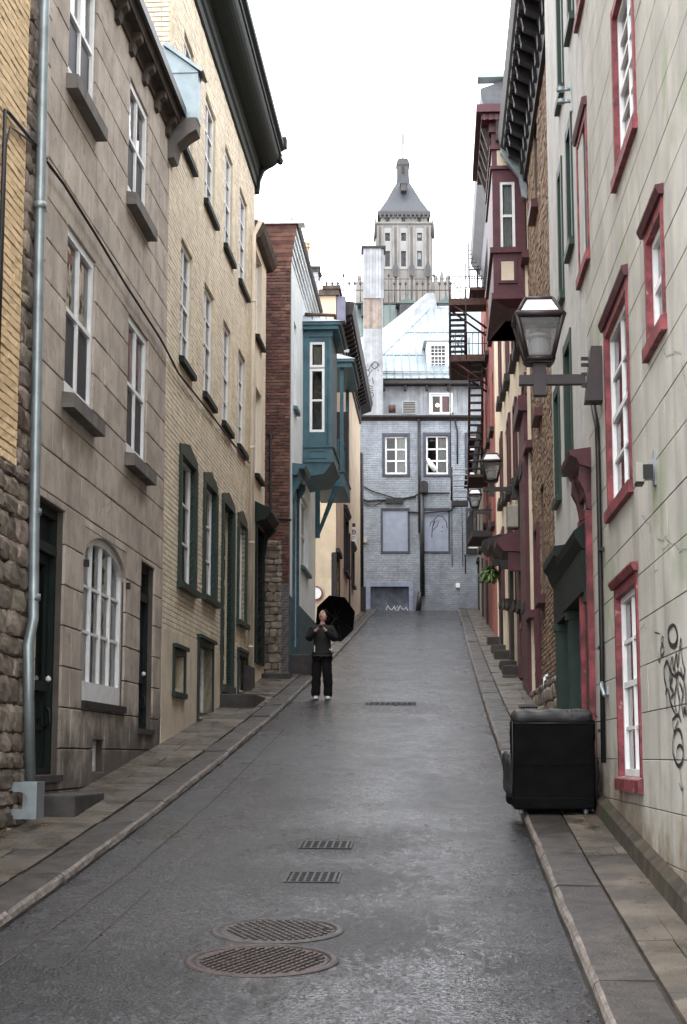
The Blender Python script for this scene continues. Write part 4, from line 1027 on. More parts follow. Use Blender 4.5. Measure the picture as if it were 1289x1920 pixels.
q = MB(SFm); q.ribbon([(um - .07, zc_ - .18), (um + .07, zc_ - .18)], .02, .016); q.ribbon([(um - .05, zc_ - .26), (um - .09, zc_ - .24), (um - .05, zc_ - .22)], .015, .016); q.ribbon([(um - .06, zc_ - .24), (um + .07, zc_ - .24)], .014, .017); ts.part('small_print', q, SOF)
q = MB(SFm); q.box(um - .1, um + .08, -.06, .0, z1, z1 + .14); q.tube([(um, -.03, z0 - .1), (um, -.03, z1 + .05)], .025, 6); q.bar((um - .3, -.2, zm), (um, -.03, zm), .04); ts.part('bracket', q, BLKB)

# bits of wet leaf and grit along the kerbs
q = MB(); rr = random.Random(77)
for k in range(420):
    Y = 7 + 30 * rr.random() ** 1.6; sd = rr.choice([-1, 1]); on = rr.random() < .45
    t = sd * (1.78 - abs(rr.gauss(0, .05))) if not on else sd * rr.uniform(2.15, 2.6); z = zr(Y) + (.004 if not on else KH[sd] + .018)
    X = xc(Y) + t; a = rr.uniform(0, 3.14); r_ = rr.uniform(.006, .022); c_, s_ = math.cos(a) * r_, math.sin(a) * r_
    q.add([(X - c_, Y - s_, z), (X + s_ * .5, Y - c_ * .5, z + .004), (X + c_, Y + s_, z), (X - s_ * .5, Y + c_ * .5, z + .003)], [(0, 1, 2, 3)])
o = mesh_obj('leaf_litter', q.v, q.f, mat('wet_litter', (.10, .07, .045), .5, .4, 30)); o['kind'] = 'stuff'

# ------------------------------------------------------------------ END OF THE STREET
EF = facing(72.6); F = EF; eb = zr(72.6)
X0, X1 = F.px(600, 900)[0], F.px(1010, 900)[0]; et = F.px(780, 786)[1]
print('end building', X0, X1, eb, et)
HW = [op(F, 722, 764, 740, 817, 889), op(F, 799, 841, 820, 816, 889), op(F, 877, 915, 890, 816, 889)]
HS = [op(F, 718, 765, 740, 956, 1034), op(F, 794, 841, 820, 956, 1034), op(F, 878, 912, 890, 956, 1028)]
gar = op(F, 695, 767, 730, 1100, 1147); gar = (gar[0], gar[1], eb - .3, gar[3])
T = Thing('blue_brick_house', 'blue-grey painted brick building closing the top of the street', 'building', F, (X0 + X1) / 2, 0, eb)
wall = T.part('wall', shell(F, X0, X1, eb - 1, et, HW + HS + [gar], depth=7, n=-.012), BLM)
rects = courses(X0, X1, eb - .2, et, .082, .235, .08)
pieces(T, wall, 'brick', F, rects, HW + HS + [gar], BLB, -.012, 0, .016, .004, limit=0, jn=.004)
DG = mat('slate_blue_trim', (.052, .058, .08), .6, .2, 4)
DGL = mat('pale_blue_shutter', (.265, .30, .37), .6, .08, 3, streak=.2)
for i, h in enumerate(HW):
    window(T, F, h, rec=.10, fw=.09, cols=2, rows=(3,), sill=(.12, .1, .06), sillm=DG, casing=(DG, .12, .03), mull=.07, curtain=[(CURT, .45, 1, 0), (CURT, .5, 1, .0), None][i])
q = MB(F); u, z = F.px(806, 877, -.2); q.tube([(u - .12, -.14, z + .35), (u + .28, -.14, z - .15)], .13, 8); T.part('paper_roll', q, WHT)
for i, h in enumerate(HS):
    if i < 2:
        q = MB(F); q.box(h[0], h[1], -.1, -.03, h[2], h[3]); sh = T.part('shutter', q, DGL)
        q = MB(F); q.frame(h[0] - .09, h[1] + .09, h[2] - .08, h[3] + .09, -.05, .03, .09); T.part('casing', q, DG, sh)
    else: window(T, F, h, rec=.10, fw=.12, cols=1, rows=(1,), sill=(.1, .25, .1), sillm=BLKB, casing=(DG, .1, .03), curtain=(CURT, 0, .5, 0))
h = HS[1]; a = F.px(806, 1030, 0)
q = MB(F); P = lambda pts, n=.0: [F.px(x, y, n) for x, y in pts]
q.ribbon(P([(810, 1008), (811, 990), (816, 972), (822, 967), (830, 968), (837, 978), (839, 990)], -.02), .035, -.026)
q.ribbon(P([(812, 994), (820, 986), (824, 976), (816, 978), (811, 990)], -.02), .03, -.025); q.ribbon(P([(806, 988), (808, 980), (813, 976)], -.02), .03, -.026)
q.ribbon(P([(829, 988), (831, 988.5)], -.02), .05, -.026); q.ribbon(P([(828, 996), (830, 996.5)], -.02), .05, -.026); T.part('graffiti', q, GRAF)
# garage door
GDM = mat('worn_grey_door', (.12, .14, .185), .7, .3, 2, streak=.4, c3=(.07, .08, .10), c3t=.55, c3s=2.2)
q = MB(F); h = gar; q.box(h[0], h[1], -.25, -.2, h[2], h[3]); gd = T.part('garage_door', q, GDM)
um = (h[0] + h[1]) / 2
for k in range(2):
    q = MB(F); a, b = (h[0] + .03, um - .02) if k == 0 else (um + .02, h[1] - .03); q.box(a, b, -.2, -.17, h[2], h[3] - .03); T.part('leaf', q, GDM, gd)
q = MB(F); q.box(h[0] - .2, h[0], -.1, .05, h[2], h[3] + .2); q.box(h[1], h[1] + .2, -.1, .05, h[2], h[3] + .2); q.box(h[0], h[1], -.1, .047, h[3], h[3] + .2); T.part('door_frame', q, mat('lavender_frame', (.23, .26, .35), .6), gd)
q = MB(F); zg = eb + .12; q.ribbon([(h[0] + .7 + .09 * k, zg + (.18 if k % 3 == 1 else .02) + .05 * math.sin(k)) for k in range(13)], .05, -.16); q.ribbon([(h[0] + 1.0 + .07 * k, zg + .02 + (.2 if k % 2 else .05)) for k in range(6)], .04, -.158); T.part('white_graffiti', q, WGRAF)
# parapet, pipes, cables
q = MB(F); q.prof([(-.05, et - .08), (.06, et - .06), (.1, et + .02), (.22, et + .05), (.24, et + .14), (-.3, et + .2), (-.3, et)], X0, X1); T.part('parapet_gutter', q, BLKB)
q = MB(F); q.box(X0, X1, -.6, .1, et + .16, et + .19); T.part('parapet_flashing', q, BRD)
q = MB(F); u = F.px(787, 950)[0]
q.tube([(u, .12, et), (u, .12, F.px(787, 1000)[1])], .07, 8); q.tube([(u + .1, .14, F.px(787, 908)[1]), (u + .1, .14, F.px(787, 1118)[1])], .11, 8); q.tube([(u, .12, F.px(787, 1110)[1]), (u - .1, .12, F.px(787, 1146)[1])], .12, 8)
q.lathe(u + .18, .14, [(.05, F.px(787, 930)[1]), (.2, F.px(787, 925)[1]), (.2, F.px(787, 905)[1]), (.05, F.px(787, 902)[1])], 10); T.part('drain_pipe', q, IRON)
q = MB(F)
for pts, r_ in (([(674, 908), (700, 922), (740, 934), (770, 934), (786, 926)], .03), ([(676, 934), (690, 940), (715, 938), (740, 938), (780, 931)], .045), ([(678, 940), (690, 947), (705, 947), (718, 941)], .025), ([(790, 925), (843, 925)], .03), ([(765, 960), (800, 962), (845, 957), (856, 945), (858, 938)], .04), ([(848, 774), (853, 785), (858, 810), (858, 870)], .04), ([(847, 925), (848, 1062)], .015), ([(866, 940), (868, 1062)], .015)):
    q.tube([(F.px(x, y)[0], .06, F.px(x, y)[1]) for x, y in pts], r_, 5)
T.part('cable', q, BLKB)
q = MB(F); a, z = F.px(724, 944); b, z1 = F.px(757, 937); q.box(a, b, 0, .12, z, z1 + .05); T.part('vent_shelf', q, IRON)
q = MB(F); a, z = F.px(855, 1102); q.box(a, a + .17, 0, .1, z, z + .2); T.part('meter', q, WHT)
q = MB(F); a, z = F.px(681, 1018); b, z1 = F.px(686, 1008); q.box(a, a + .18, 0, .15, z, z + .25); T.part('junction_box', q, BEIG)
q = MB(F); a, z = F.px(872, 1076); b = F.px(897, 1076)[0]; zz = F.px(872, 1040)[1]; q.box(a, a + .06, 0, .04, z, zz); q.box(b, b + .06, 0, .04, z, zz); T.part('side_frame', q, IRON)
# clad storey above, set back
SF2 = facing(74.4); F = SF2; s0, s1 = F.px(690, 750)[0], F.px(1000, 750)[0]; sb_ = et - .3; st0 = F.px(722, 722)[1]; st1 = F.px(900, 708)[1]
h = op(F, 808, 847, 820, 739, 776)
wall2 = T.part('clad_storey', shell(F, s0, s1, sb_, st0 - .05, [h], depth=5, n=-.01), BRD)
n = 0; u = s0
while u < s1 - .05:
    b = u + .2
    for r in sub([(u, b, sb_, st0 - .06)], h):
        q = MB(F); q.box(r[0] + .006, r[1] - .006, -.01, .012 + R.uniform(0, .006), r[2], r[3]); T.part('board', q, BRD, wall2)
    u = b
wo_ = window(T, F, h, rec=.05, fw=.09, cols=2, rows=(1,), mull=.1, casing=(WHT, .06, .03))
q = MB(F); uc = (h[0] + h[1]) / 2; q.box(uc - .02, uc + .3, -.2, -.17, h[2], h[3]); T.part('curtain', q, WARM, wo_)
q = MB(F); q.lathe(h[0] + .36, -.7, [(.01, h[2] + .48), (.09, h[2] + .53), (.09, h[2] + .6), (.01, h[2] + .66)], 10); T.part('ceiling_lamp', q, BULB, wo_)
q = MB(F); q.box(h[0] - .3, h[1] + .5, -2.2, -2.1, h[2] - .3, h[3] + .4); T.part('inner_wall', q, mat('lamplit_wall_tint', (.42, .20, .09), .9), wo_)  # warm lamplight of the lit room put into this wall's orange-brown colour
q = MB(F); pts = [(.5, st0 - .05), (.56, st0 - .05), (.56, st0 + .12), (.4, st0 + .22), (-.2, st0 + .22), (-.2, st0 - .02)]
q.prof(pts, s0 - .4, s1); T.part('eave', q, BLKB)
for k in range(7):
    u = s0 + .7 + k * 1.0; q = MB(F); q.box(u, u + .1, 0, .4, st0 - .3, st0 - .05); T.part('eave_bracket', q, BLKB)
# tin roof with seams: slopes back and up, hipped on the left
RN = 'roof'; ze = st0 + .20
def rp(x, y, n): # point at depth n behind plane F seen at picture x,y
    return (F.px(x, y, n)[0], n, F.px(x, y, n)[1])
E0 = (s0 - .45, .6, ze); E1 = (s1, .6, ze + .0); dr = -6.5
Tp0 = rp(806, 577, dr); Tp1 = (s1, dr, Tp0[2]); Bk0 = (s0 - .45, dr * 2.1, ze)
q = MB(F); q.add([E0, E1, Tp1, Tp0], [(0, 1, 2, 3)]); rm = T.part(RN, q, ROOFT)
q = MB(F); LP = rp(600, 600, -9); q.add([E0, Tp0, (Tp0[0], dr - 8, Tp0[2]), (s0 - 5.5, dr - 3, ze + 2.2), (s0 - 5.5, -1, ze)], [(0, 1, 2, 3, 4)]); T.part('roof_slope', q, ROOFB, rm)
q = MB(F); m = 22; nvec = Vector((0, (Tp0[2] - E0[2]), -(dr - .6))).normalized()
for k in range(m):
    a = Vector(E0).lerp(Vector(E1), (k + .6) / m); b = Vector(Tp0).lerp(Vector(Tp1), (k + .6) / m)
    b = Vector((a.x + (Tp0[0] - E0[0]) * .0, b.y, b.z)); 
    fmax = min(1, (a.x - E0[0]) / max(.01, (Tp0[0] - E0[0]))); b = a.lerp(b, fmax)
    q = MB(F); q.tube([tuple(a + Vector((0, .0, .02))), tuple(b + Vector((0, 0, .02)))], .035, 4); T.part('roof_seam', q, ROOFT, rm)
for k in range(9):
    f = (k + .3) / 9; a = Vector(E0).lerp(Vector((s0 - 5.5, -1, ze)), f); b = Vector(Tp0).lerp(Vector((Tp0[0], dr - 8, Tp0[2])), f)
    q = MB(F); q.tube([tuple(a + Vector((0, 0, .02))), tuple(b + Vector((0, 0, .02)))], .035, 4); T.part('roof_seam', q, ROOFB, rm)
for f in (.3, .62):
    a = Vector(E0).lerp(Vector(Tp0), f); q = MB(F); q.tube([tuple(a + Vector((0, 0, .02))), (s1, a.y, a.z + .02)], .03, 4); T.part('roof_seam', q, ROOFT, rm)
q = MB(F); q.tube([E0, Tp0], .09, 6); q.tube([Tp0, Tp1], .09, 6); T.part('hip_cap', q, ROOFB, rm)
q = MB(F); z = ze + .28; q.tube([(s0 - .2, .35, z), (s1, .35, z)], .03, 5); q.tube([(s0 - .2, .2, z + .12), (s1, .2, z + .12)], .03, 5)
for k in range(12): u = s0 + k * .6; q.tube([(u, .45, ze), (u, .2, z + .14)], .02, 4)
T.part('snow_guard', q, BRD, rm)
# light triangular dormer behind (white peaked piece)
q = MB(F); A = rp(764, 600, -6.3); B = rp(826, 600, -6.3); C = rp(814, 549, -6.4); D_ = rp(802, 549, -6.4); q.add([A, B, C, D_, (A[0] - 1.5, -9, A[2]), (B[0], -9, B[2]), (C[0], -9, C[2]), (D_[0], -9, D_[2])], [(0, 1, 2, 3), (1, 5, 6, 2), (3, 2, 6, 7), (0, 3, 7, 4)]); T.part('roof_crest', q, BRD, rm)
# dormer
DFm = facing(74.9); d0, d1 = DFm.px(801, 680)[0], DFm.px(842, 680)[0]; dz0, dz1 = DFm.px(820, 696)[1], DFm.px(820, 640)[1]
h = op(DFm, 807, 837, 820, 646, 689)
dm = T.part('dormer', shell(DFm, d0, d1, dz0, dz1, [h], depth=3, thick=.15), WHT)
q = MB(DFm); um = (d0 + d1) / 2; zt = DFm.px(820, 626)[1]; q.plate([(d0 - .15, dz1), (d1 + .15, dz1), (um, zt)], -3, .15); T.part('dormer_roof', q, ROOFB, dm)
window(T, DFm, h, rec=.04, fw=.05, cols=4, rows=(3, 3), mull=.022, parent=dm)
# things standing on the flat roof edge
q = MB(EF); a, z = EF.px(729, 775, -.4); b = EF.px(742, 775, -.4)[0]; zz = EF.px(735, 760, -.4)[1]; q.tube([(a, -.3, (z + zz) / 2), (b, -.3, (z + zz) / 2)], (zz - z) / 2, 10)
single('exhaust_drum', q, RUST, 'rusty drum-shaped exhaust beside the air conditioner on the roof ledge', 'exhaust')
AF = facing(73.4); a0, a1, z0, z1 = op(AF, 754, 781, 768, 752, 776)
ta = Thing('air_conditioner', 'pale air conditioning unit with a dark grille on the blue building ledge', 'air conditioner', AF, (a0 + a1) / 2, 0, z0)
q = MB(AF); q.box(a0, a1, -.35, 0, z0, z1); ta.part('case', q, BRD)
q = MB(AF); q.box(a0 + .06, a1 - .04, 0, .01, z0 + .05, z1 - .05); ta.part('grille', q, IRON)
for k in range(6): q = MB(AF); z = z0 + .08 + k * (z1 - z0 - .14) / 6; q.box(a0 + .06, a1 - .04, .01, .018, z, z + .02); ta.part('grille_bar', q, BEIG)
# clad chimney stack
CFm = facing(73.0); F = CFm; c0, c1, c2_ = F.px(682, 600)[0], F.px(716, 600)[0], .9; z0 = et + .1; zt = F.px(700, 466)[1]; zm1, zm0 = F.px(700, 560)[1], F.px(700, 616)[1]
tc = Thing('clad_chimney', 'tall chimney stack clad in white and brown boards with black graffiti, above the blue building', 'chimney', F, (c0 + c1) / 2, 0, z0)
q = MB(F); q.box(c0, c1 + .02, -c2_, -.02, z0, zt); core = tc.part('core', q, BRD)
nb = 6
for k in range(nb):
    a, b = c0 + (c1 - c0) * k / nb, c0 + (c1 - c0) * (k + 1) / nb
    for (za, zb2, mm, e) in ((z0, zm0, BRD, .02), (zm0, zm1, BRD2, .0), (zm1, zt, BRD, .05)):
        q = MB(F); q.box(a + .004, b - .004, -.02, e + R.uniform(0, .008), za + .01, zb2 - .01); tc.part('board', q, mm, core)
for k in range(5):
    nn = -c2_ + (c2_) * k / 5
    for (za, zb2) in ((z0, zm1), (zm1, zt)):
        q = MB(F); q.box(c1 + .02, c1 + .05 + (.05 if za > z0 else 0), nn + .004, nn + c2_ / 5 - .004, za + .01, zb2 - .01); tc.part('board', q, BRD, core)
q = MB(F); q.box(c0 - .1, c1 + .2, -c2_ - .1, .13, zt, zt + .1); tc.part('cap', q, BLKB)
q = MB(F); q.box(c0 - .03, c1 + .1, -c2_ - .03, .06, z0 - .12, z0 + .1); tc.part('base_flashing', q, WHT)
q = MB(F); n_ = .055
for pts in ([(682, 685), (688, 690), (690, 682), (693, 690), (697, 682)], [(684, 692), (690, 694), (694, 690)], [(699, 681), (697, 687), (702, 692), (708, 688), (709, 681), (704, 678), (699, 681)],
            [(691, 693), (694, 700), (698, 693)], [(694, 700), (690, 707)], [(688, 719), (690, 708), (694, 715), (698, 708), (701, 719)], [(700, 726), (693, 722), (690, 728), (694, 734), (701, 731)], [(691, 729), (699, 728)],
            [(690, 740), (693, 735), (699, 736), (701, 741), (697, 746), (691, 745), (690, 740)], [(693, 737), (697, 745)], [(710, 682), (712, 686)], [(709, 693), (710, 695)]):
    q.ribbon([F.px(x, y, n_) for x, y in pts], .035, n_)
tc.part('graffiti', q, GRAF)
# copper roofed building behind with railing
KF = facing(120); F = KF; k0, k1 = F.px(560, 560)[0], F.px(960, 560)[0]; kt = F.px(760, 549)[1]; kb = 5.0; ks = F.px(760, 600)[1] - 2
tk = Thing('copper_roof_building', 'building with a green copper roof and iron cresting behind the tin roof', 'building', F, (k0 + k1) / 2, -5, kb)
q = MB(F); q.box(k0, k1, -18, 0, kb, ks); tk.part('wall', q, TST)
q = MB(F); q.prof([(.2, ks), (.2, ks + .1), (-3.2, kt), (-15, kt), (-18.2, ks)], k0, k1); ro = tk.part('roof', q, COPP)
for k in range(30):
    q = MB(F); u = k0 + (k1 - k0) * k / 30; q.tube([(u, .22, ks + .1), (u, -3.18, kt + .02)], .05, 4); tk.part('roof_seam', q, COPP, ro)
for (xa, xb) in ((750, 778), (822, 852), (678, 704)):
    a, b, c, d = op(F, xa, xb, (xa + xb) / 2, 569, 592, -1.5); q = MB(F); q.box(a, b, -4, -1.5, c, d); dw = tk.part('dormer', q, SLATE); q = MB(F); q.box(a + .1, b - .1, -1.5, -1.47, c, d - .2); tk.part('pane', q, GLASS, dw)
    q = MB(F); um = (a + b) / 2; q.plate([(a - .3, d), (b + .3, d), (um + .15, d + .35), (um, d + 1.0), (um - .15, d + .35)], -4, -1.4); tk.part('dormer_roof', q, COPP, dw)
tr = Thing('iron_cresting', 'iron railing with finials along the top of the green copper roof', 'railing', F, (k0 + k1) / 2, -3.4, kt)
q = MB(F); zr_ = F.px(760, 523, -3.3)[1]; zl = F.px(760, 544, -3.3)[1]
ke = F.px(850, 530, -3.3)[0]; q.tube([(k0, -3.3, zr_), (ke, -3.3, zr_)], .03, 4); q.tube([(k0, -3.3, zl), (ke, -3.3, zl)], .04, 4); q.box(k0, k1, -3.5, -3.1, kt, kt + .12); tr.part('rail', q, SOF)
k = 0; x = 602
while x < 850:
    u = F.px(x, 530, -3.3)[0]; tall = k % 2 == 0; z = F.px(x, 514 if (tall and k % 4 == 0) else 529, -3.3)[1]
    q = MB(F); q.tube([(u, -3.3, kt), (u, -3.3, z)], .035, 4); q.lathe(u, -3.3, [(.02, z - .3), (.13, z - .12), (.02, z + .1)], 5); tr.part('finial_post', q, SOF); x += 10.6; k += 1
# ---- the tall tower
TF = facing(300.0); F = TF; P = lambda x, y, n=0: F.px(x, y, n)
t0, t1 = P(706, 450)[0], P(811, 450)[0]; tw = t1 - t0; tm = (t0 + t1) / 2; D = tw
zc = P(758, 420)[1]; zrf = P(758, 394, 0)[1]; z_b = 5
tt = Thing('stepped_tower', 'tall pale stone skyscraper tower with a steep grey roof and flagpole far behind the street', 'tower', F, tm, -D / 2, z_b)
rows = []
for (ya, yb) in ((437, 452), (471, 500)):
    for xcn in (727, 757, 787): rows.append(op(F, xcn - 4.5, xcn + 4.5, xcn, ya, yb))
wl = tt.part('shaft', shell(F, t0, t1, z_b, zc, rows, depth=D, thick=.8), TST)
for r in rows: window(tt, F, r, rec=.3, fw=.12, cols=1, rows=(1, 1), fm=TSTD, curtain=(CURT, 0, 1, .5) if R.random() < .6 else None)
for xcn in (727, 757, 787):                       # pale bays
    a, b = P(xcn - 9.5, 450)[0], P(xcn + 9.5, 450)[0]; rs = [(a, b, P(xcn, 505)[1], P(xcn, 428)[1])]
    for r in rows: rs = sub(rs, r)
    q = MB(F)
    for r in rs: q.box(r[0], r[1], 0, .12, r[2], r[3])
    tt.part('bay_panel', q, TSTL, wl)
for xcn in (713, 742, 772, 802):                  # ribs
    a, b = P(xcn - 2.5, 450)[0], P(xcn + 2.5, 450)[0]
    for s in (-1.15, 1.15): q = MB(F); u = (a + b) / 2 + s * .38; q.box(u - .2, u + .2, 0, .45, z_b, zc - .5); tt.part('rib', q, TST, wl)
    q = MB(F); u = (a + b) / 2; z = P(xcn, 505)[1]; q.plate([(u - .5, z - 1.6), (u + .5, z - 1.6), (u + .5, z + .3), (u, z + 1.5), (u - .5, z + .3)], 0, .6); tt.part('gablet', q, TSTD, wl)
q = MB(F); q.box(t0 - .3, t1 + .3, -D - .3, .3, zc, zc + .35); q.box(t0 + .9, t1 - .9, -D + .9, -.5, zc + .35, zrf); tt.part('attic', q, TST)
cr = tt.part('cornice_band', MB(F).box(t0 + .3, t1 - .3, -D + .3, -.1, zrf - .9, zrf - .1), TSTD)
for k in range(12):
    q = MB(F); u = t0 + .8 + (tw - 1.6) * k / 11; q.box(u - .16, u + .16, -.5, .1, zrf - 1.5, zrf - .4); tt.part('corbel', q, TSTD, cr)
for xcn in (727, 757, 787):
    q = MB(F); u = P(xcn, 410)[0]; q.box(u - .35, u + .35, -.52, -.46, zc + .6, zc + 1.5); tt.part('attic_window', q, IRON)
for s in (t0 - .15, t1 + .15):
    for n_ in (.1, -1.2):
        q = MB(F); q.tube([(s, n_, zc - 2.5), (s, n_, zc + 1.8)], [.35, .06], 5); tt.part('pinnacle', q, TSTD)
q = MB(F); nx = -D / 2; zs1 = P(758, 342, nx)[1]; zs2 = P(758, 330, nx)[1]; ztop = P(758, 298, nx)[1]
def sq(h, z): return [(tm - h, nx - h, z), (tm + h, nx - h, z), (tm + h, nx + h, z), (tm - h, nx + h, z)]
prof = [(tw * .455, zrf - .1)] + [(tw * f_, P(758, y_, nx + tw * f_)[1]) for f_, y_ in ((.305, 375), (.205, 357), (.12, 343), (.108, 330))]; zs2 = prof[-1][1]; ztop = P(758, 298, nx + tw * .108)[1]
V = []; Fc = []
for (h, z) in prof: V += sq(h, z)
for i in range(len(prof) - 1):
    for k in range(4): Fc.append((i * 4 + k, i * 4 + (k + 1) % 4, i * 4 + 4 + (k + 1) % 4, i * 4 + 4 + k))
q.add(V, Fc); tro = tt.part('roof', q, SLATE)
q = MB(F); u = tm; z = P(758, 371, nx)[1]; q.box(u - .55, u + .55, nx - 1, nx + tw * .40, z, z + 1.35); q.box(u - .7, u + .7, nx, nx + tw * .41, z + 1.35, z + 1.55); tt.part('roof_dormer', q, TSTD, tro)
q = MB(F); h = tw * .108; q.box(tm - h, tm + h, nx - h, nx + h, zs2, ztop - .2); q.box(tm - h - .15, tm + h + .15, nx - h - .15, nx + h + .15, ztop - 1.2, ztop - .75); q.box(tm - h + .2, tm + h - .2, nx - h, nx + h, ztop - .2, ztop + .15)
lan = tt.part('lantern', q, TSTD); q = MB(F); q.box(tm - .3, tm + .3, nx + h, nx + h + .03, zs2 + .4, zs2 + 2.0); tt.part('niche', q, IRON, lan)
q = MB(F); zf = P(758, 250, nx)[1]; q.tube([(tm, nx, ztop), (tm, nx, zf)], .13, 5); fp = tt.part('flagpole', q, SOF); q = MB(F); q.box(tm, tm + .25, nx - .03, nx + .03, zf - 2.2, zf - .3); tt.part('flag', q, SLATE, fp)
for (xa, xb) in ((668, 706), (812, 846)):           # lower shoulders with battlements
    SF_ = facing(295.0); a, b = SF_.px(xa, 530)[0], SF_.px(xb, 530)[0]; z = SF_.px(xa, 528)[1]; q = MB(SF_); q.box(a, b, -8, 0, z_b, z)
    for k in range(3): u = a + (b - a) * (k + .5) / 3; q.plate([(u - .4, z), (u + .4, z), (u + .4, z + 1), (u + .15, z + (2 if k == 1 else 1.2)), (u - .15, z + (2 if k == 1 else 1.2)), (u - .4, z + 1)], -1, 0)
    tt.part('shoulder', q, TST)

# ------------------------------------------------------------------ RIGHT SIDE
F = WR; u0, uJ = 5.0, F.px(1104, 800)[0]; uE = F.px(1036, 760)[0]
print('R1', uJ, uE)
def opr(xf, xn, xr, yt, yb, n=0.0): return op(F, xf, xn, xr, yt, yb, n)
# openings (far edge x, near edge x, reference x, top y, bottom y)
ra = opr(1150, 1188, 1188, -120, 235); rb = opr(1214, 1244, 1244, 385, 598); rc = opr(1138, 1180, 1180, 528, 905)
rd = opr(1160, 1199, 1199, 1085, 1458); re_ = opr(1085, 1102, 1102, 205, 478); rg = opr(1083, 1096, 1083, -150, 45)
hd = (F.px(1099, 1100)[0], F.px(1111, 1100)[0], gz(F, 16.5) + .45, F.px(1105, 960)[1]); hd = (min(hd[:2]), max(hd[:2]), hd[2], hd[3])
print('red', [[round(v, 2) for v in h] for h in (ra, rb, rc, rd, re_, rg, hd)])
HLr = [ra, rb, rc, rd, re_, rg, hd]
T = Thing('scored_stucco_house', 'pale grey-green scored stucco house with worn pink-red window frames on the right', 'house', F, (u0 + uJ) / 2, 0, gz(F, 12))
ztR = 13.0
wall = T.part('wall', shell(F, u0, uJ, -3, ztR, HLr, n=-.012, depth=6), R1J)
rr = random.Random(31); rects = courses(u0, uJ, -1.80, ztR, .355, 2.6, .3, rr)
pieces(T, wall, 'stucco_block', F, rects, HLr, R1S, -.012, 0, .007, .003, inview=onscreen(F), jn=.0012)
q = MB(F); 
for k in range(40):
    ua = u0 + (uJ - u0) * k / 40; ub = u0 + (uJ - u0) * (k + 1) / 40
    def cr_(u, n, d): return (u, n, gz(F, u) + d)
    q.hexa([cr_(ua, 0, -.1), cr_(ub, 0, -.1), cr_(ub, .09, -.1), cr_(ua, .09, -.1)], [cr_(ua, .003, .18), cr_(ub, .003, .18), cr_(ub, .07, .13), cr_(ua, .07, .13)])
T.part('foot_plinth', q, mat('mossy_plinth', (.055, .042, .026), .85, .4, 4, .5, 40, c3=(.03, .035, .015), c3t=.55), wall)
def redwin(h, rows=(2, 2), cut=False, **k):
    wo_ = window(T, F, h, rec=.035, fw=.06, cols=2, rows=rows, sill=(.10, .12, .045), sillm=PINK, casing=(PINK, .07, .015), mull=.03, **k); return wo_
redwin(ra, (3, 3), curtain=(CURT, 0, 1, 0)); redwin(rb, (1, 1), curtain=(CURT, 0, 1, 0), hood=(BURG, .05, .08, .06)); redwin(rc, (2, 2), hood=(BURG, .05, .10, .055)); redwin(re_, (2, 2), hood=(BURG, .05, .10, .055), curtain=(CURT, 0, 1, 0)); redwin(rg, (2, 2))
wd_ = redwin(rd, (2, 2), hood=(PINK, .05, .08, .06), curtain=(CURT2, 0, .6, .55))
wt = redwin(hd, (2, 2), curtain=(CURT, 0, 1, 0))
# hooded red doorway surround
q = MB(F); za = F.px(1085, 955)[1]; ht = F.px(1106, 848)[1]; h0, h1 = hd[0] - .12, hd[1] + .2
q.prof([(0, ht - .18), (.12, ht - .14), (.14, ht - .08), (.21, ht - .05), (.22, ht), (0, ht + .03)], h0 - .05, h1 + .05); q.prof([(0, ht - .42), (.05, ht - .42), (.06, ht - .3), (.10, ht - .18), (0, ht - .17)], h0, h1)
T.part('door_hood', q, BURG, wt)
for u in (h0, h1 - .16):
    q = MB(F); q.prof([(0, ht - .60), (.04, ht - .58), (.05, ht - .5), (.07, ht - .4), (.12, ht - .3), (.11, ht - .14), (0, ht - .14)], u, u + .14); T.part('hood_bracket', q, BURG, wt)
    q = MB(F); q.box(u, u + .13, 0, .06, gz(F, u) + .1, ht - .60); T.part('pilaster', q, PINK, wt)
# wiring, floodlight
q = MB(F)
pts = [(1112, 752), (1114, 770), (1120, 800), (1122, 860), (1125, 1000), (1129, 1215), (1132, 1430)]
for i, (x, y) in enumerate(pts): pts[i] = (F.px(x, y, .03)[0], .03, F.px(x, y, .03)[1])
q.tube(pts, .024, 7)
for k in (1030, 1215, 1370): u, z = F.px(1127, k, .03); q.box(u - .04, u + .04, 0, .055, z - .015, z + .015)
T.part('conduit', q, IRON)
q = MB(F); u, z = F.px(1142, 1292); q.box(u, u + .25, 0, .02, z - .05, z + .03); q.tube([(u + .3, .03, z + .08), (u + .05, .06, z + .02), (u - .08, .05, z - .06)], .02, 6); T.part('broken_bracket', q, GALV)
# cracks
q = MB(F); cr = random.Random(9)
def crack(pts, w_=.006):
    P_ = [F.px(x, y) for x, y in pts]; out = []
    for i in range(len(P_) - 1):
        for k in range(5):
            f = k / 5; out.append((P_[i][0] + (P_[i + 1][0] - P_[i][0]) * f + cr.uniform(-.012, .012), P_[i][1] + (P_[i + 1][1] - P_[i][1]) * f + cr.uniform(-.012, .012)))
    out.append(P_[-1]); q.ribbon(out, w_, .0035)
for pts in ([(1245, 655), (1248, 664), (1256, 668), (1264, 662), (1272, 660), (1278, 662)], [(1278, 680), (1284, 702), (1288, 730)], [(1205, 966), (1214, 980), (1222, 986), (1218, 1000)], [(1232, 1008), (1240, 1014), (1250, 1008), (1256, 1018), (1246, 1030), (1241, 1028)],
            [(1250, 1008), (1262, 1022), (1270, 1024), (1276, 1036), (1284, 1030), (1289, 1028)], [(1202, 990), (1207, 1010)], [(1214, 1035), (1218, 1060), (1220, 1072)], [(1221, 1075), (1224, 1120), (1226, 1170), (1226, 1210)], [(1235, 1056), (1234, 1068), (1228, 1072)], [(1186, 1015), (1186, 1052)], [(1200, 1185), (1208, 1170), (1212, 1180)]): crack(pts)
T.part('crack', q, CRACK, wall)
